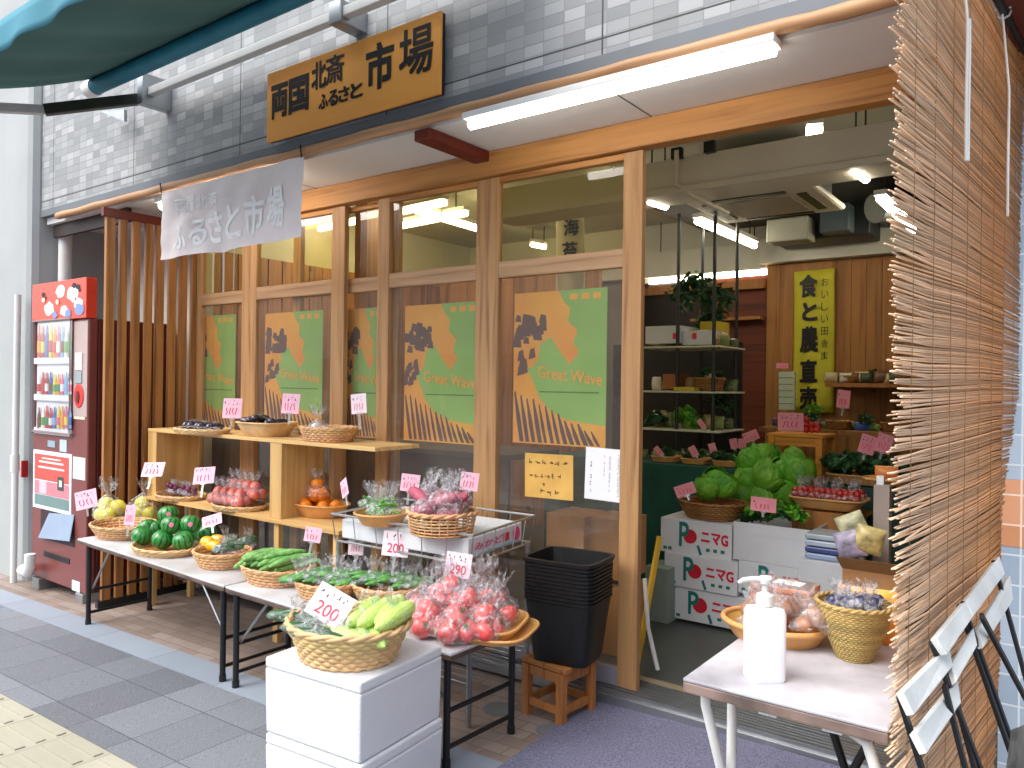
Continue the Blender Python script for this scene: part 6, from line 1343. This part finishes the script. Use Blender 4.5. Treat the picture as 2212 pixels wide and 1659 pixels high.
# dark backing behind the metal shelving, and the many small packs on it
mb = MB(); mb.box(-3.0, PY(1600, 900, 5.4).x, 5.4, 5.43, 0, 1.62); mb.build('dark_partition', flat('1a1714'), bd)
D['pack'] = data(pil(0, (.09, .025, .07)), mat('clear_pack', '6a7a50', .2, .35, 25, col2='2c3a20'), name='pack')
D['pack2'] = data(pil(0, (.09, .025, .06)), mat('tan_pack', '9a8a5c', .25, .3, 25, col2='4a3c24'), name='pack')
for zz, nm in ((zt, 'top board'), (z2, 'middle board'), (z3, 'lowest board')):
    for i in range(9):
        xx = lerp(PY(1392, 900, 4.85).x, PY(1545, 900, 4.85).x, i / 8)
        put('vegetable_pack', [('pack', D['pack' if i % 3 else 'pack2'])], (xx + R_(-.01, .01), 5.05 + R_(-.05, .08), zz + .002), (R_(-.3, .1), 0, R_(-.5, .5)), R_(.8, 1.3), 'small greenish pack in the row on the %s of the dark shelving' % nm, 'pack', 'packs on the dark shelving')
for i in range(12):
    xx = lerp(-2.45, PY(1592, 1000, 4.45).x - .05, i / 11); put('vegetable_pack', [('pack', D['pack'])], (xx, 4.75 + R_(-.08, .08), zc + .004), (R_(-.9, -.2), 0, R_(-.5, .5)), R_(.8, 1.2), 'small dark pack lying at the back of the green cloth counter', 'pack', 'packs on the green cloth counter')
ys = PY(1860, 932, 5.3).z
for i in range(14):
    xx = lerp(PY(1660, 930, 5.35).x, PY(1925, 930, 5.35).x, i / 13)
    put('vegetable_pack', [('pack', data(pil(0, (.08, .025, .05)), flat(['3d62b8', '6a8a3c', 'b03c34', 'c9b87a', '4a5a3c'][i % 5], .3), name='pack'))], (xx, 5.5 + R_(-.08, .12), ys + .002), (R_(-.6, 0), 0, R_(-.5, .5)), R_(.8, 1.3), 'small %s pack on the lower display shelf' % ['blue', 'green', 'red', 'straw coloured', 'dark green'][i % 5], 'pack', 'packs on the lower display shelf')

# fuller shelves: a second, taller row of packs and small baskets
for zz, nm, uu in ((z2, 'middle board', (1400, 1530)), (z3, 'lowest board', (1396, 1535)), (zt, 'top board', (1470, 1548))):
    for i in range(7):
        xx = lerp(PY(uu[0], 900, 4.8).x, PY(uu[1], 900, 4.8).x, i / 6)
        put('tall_pack', [('pack', data(pil(0, (.1, .04, .12)), flat(['b8a070', '7c8a4a', 'd8d0c0', 'a05038', '56683c'][(i + int(zz * 10)) % 5], .35), name='pack'))], (xx, 4.95 + R_(-.04, .04), zz + .002), (R_(-.3, 0), 0, R_(-.5, .5)), R_(.6, 1.0), 'taller %s pack in the front row on the %s of the dark shelving' % (['straw', 'olive', 'whitish', 'rust red', 'green'][(i + int(zz * 10)) % 5], nm), 'pack', 'taller packs on the dark shelving')
for i in range(10):
    xx = lerp(PY(1790, 825, 6.1).x, PY(1935, 825, 6.1).x, i / 9)
    put('shelf_pack', [('pack', data(pil(0, (.11, .04, .09)), flat(['c9b88a', '3a4a30', 'd8d8d0', '6a4a30'][i % 4], .4), name='pack'))], (xx, 6.17 + R_(-.03, .06), PY(1860, 828, 6.1).z + .002), (R_(-.3, 0), 0, R_(-.4, .4)), R_(.7, 1.1), 'small %s pack on the upper wall shelf' % ['tan', 'dark green', 'whitish', 'brown'][i % 4], 'pack', 'packs on the upper wall shelf')
for i in range(6):
    xx = lerp(PY(1600, 1000, 4.85).x, PY(1650, 1000, 4.85).x, i / 5); put('shelf_pack', [('pack', D['pack2'])], (xx, 4.95 + .03 * (i % 2), zc + .004), (R_(-.5, 0), 0, R_(-.4, .4)), 1.1, 'tan pack at the back of the green counter beside the cabbages', 'pack', 'tan packs beside the cabbages')
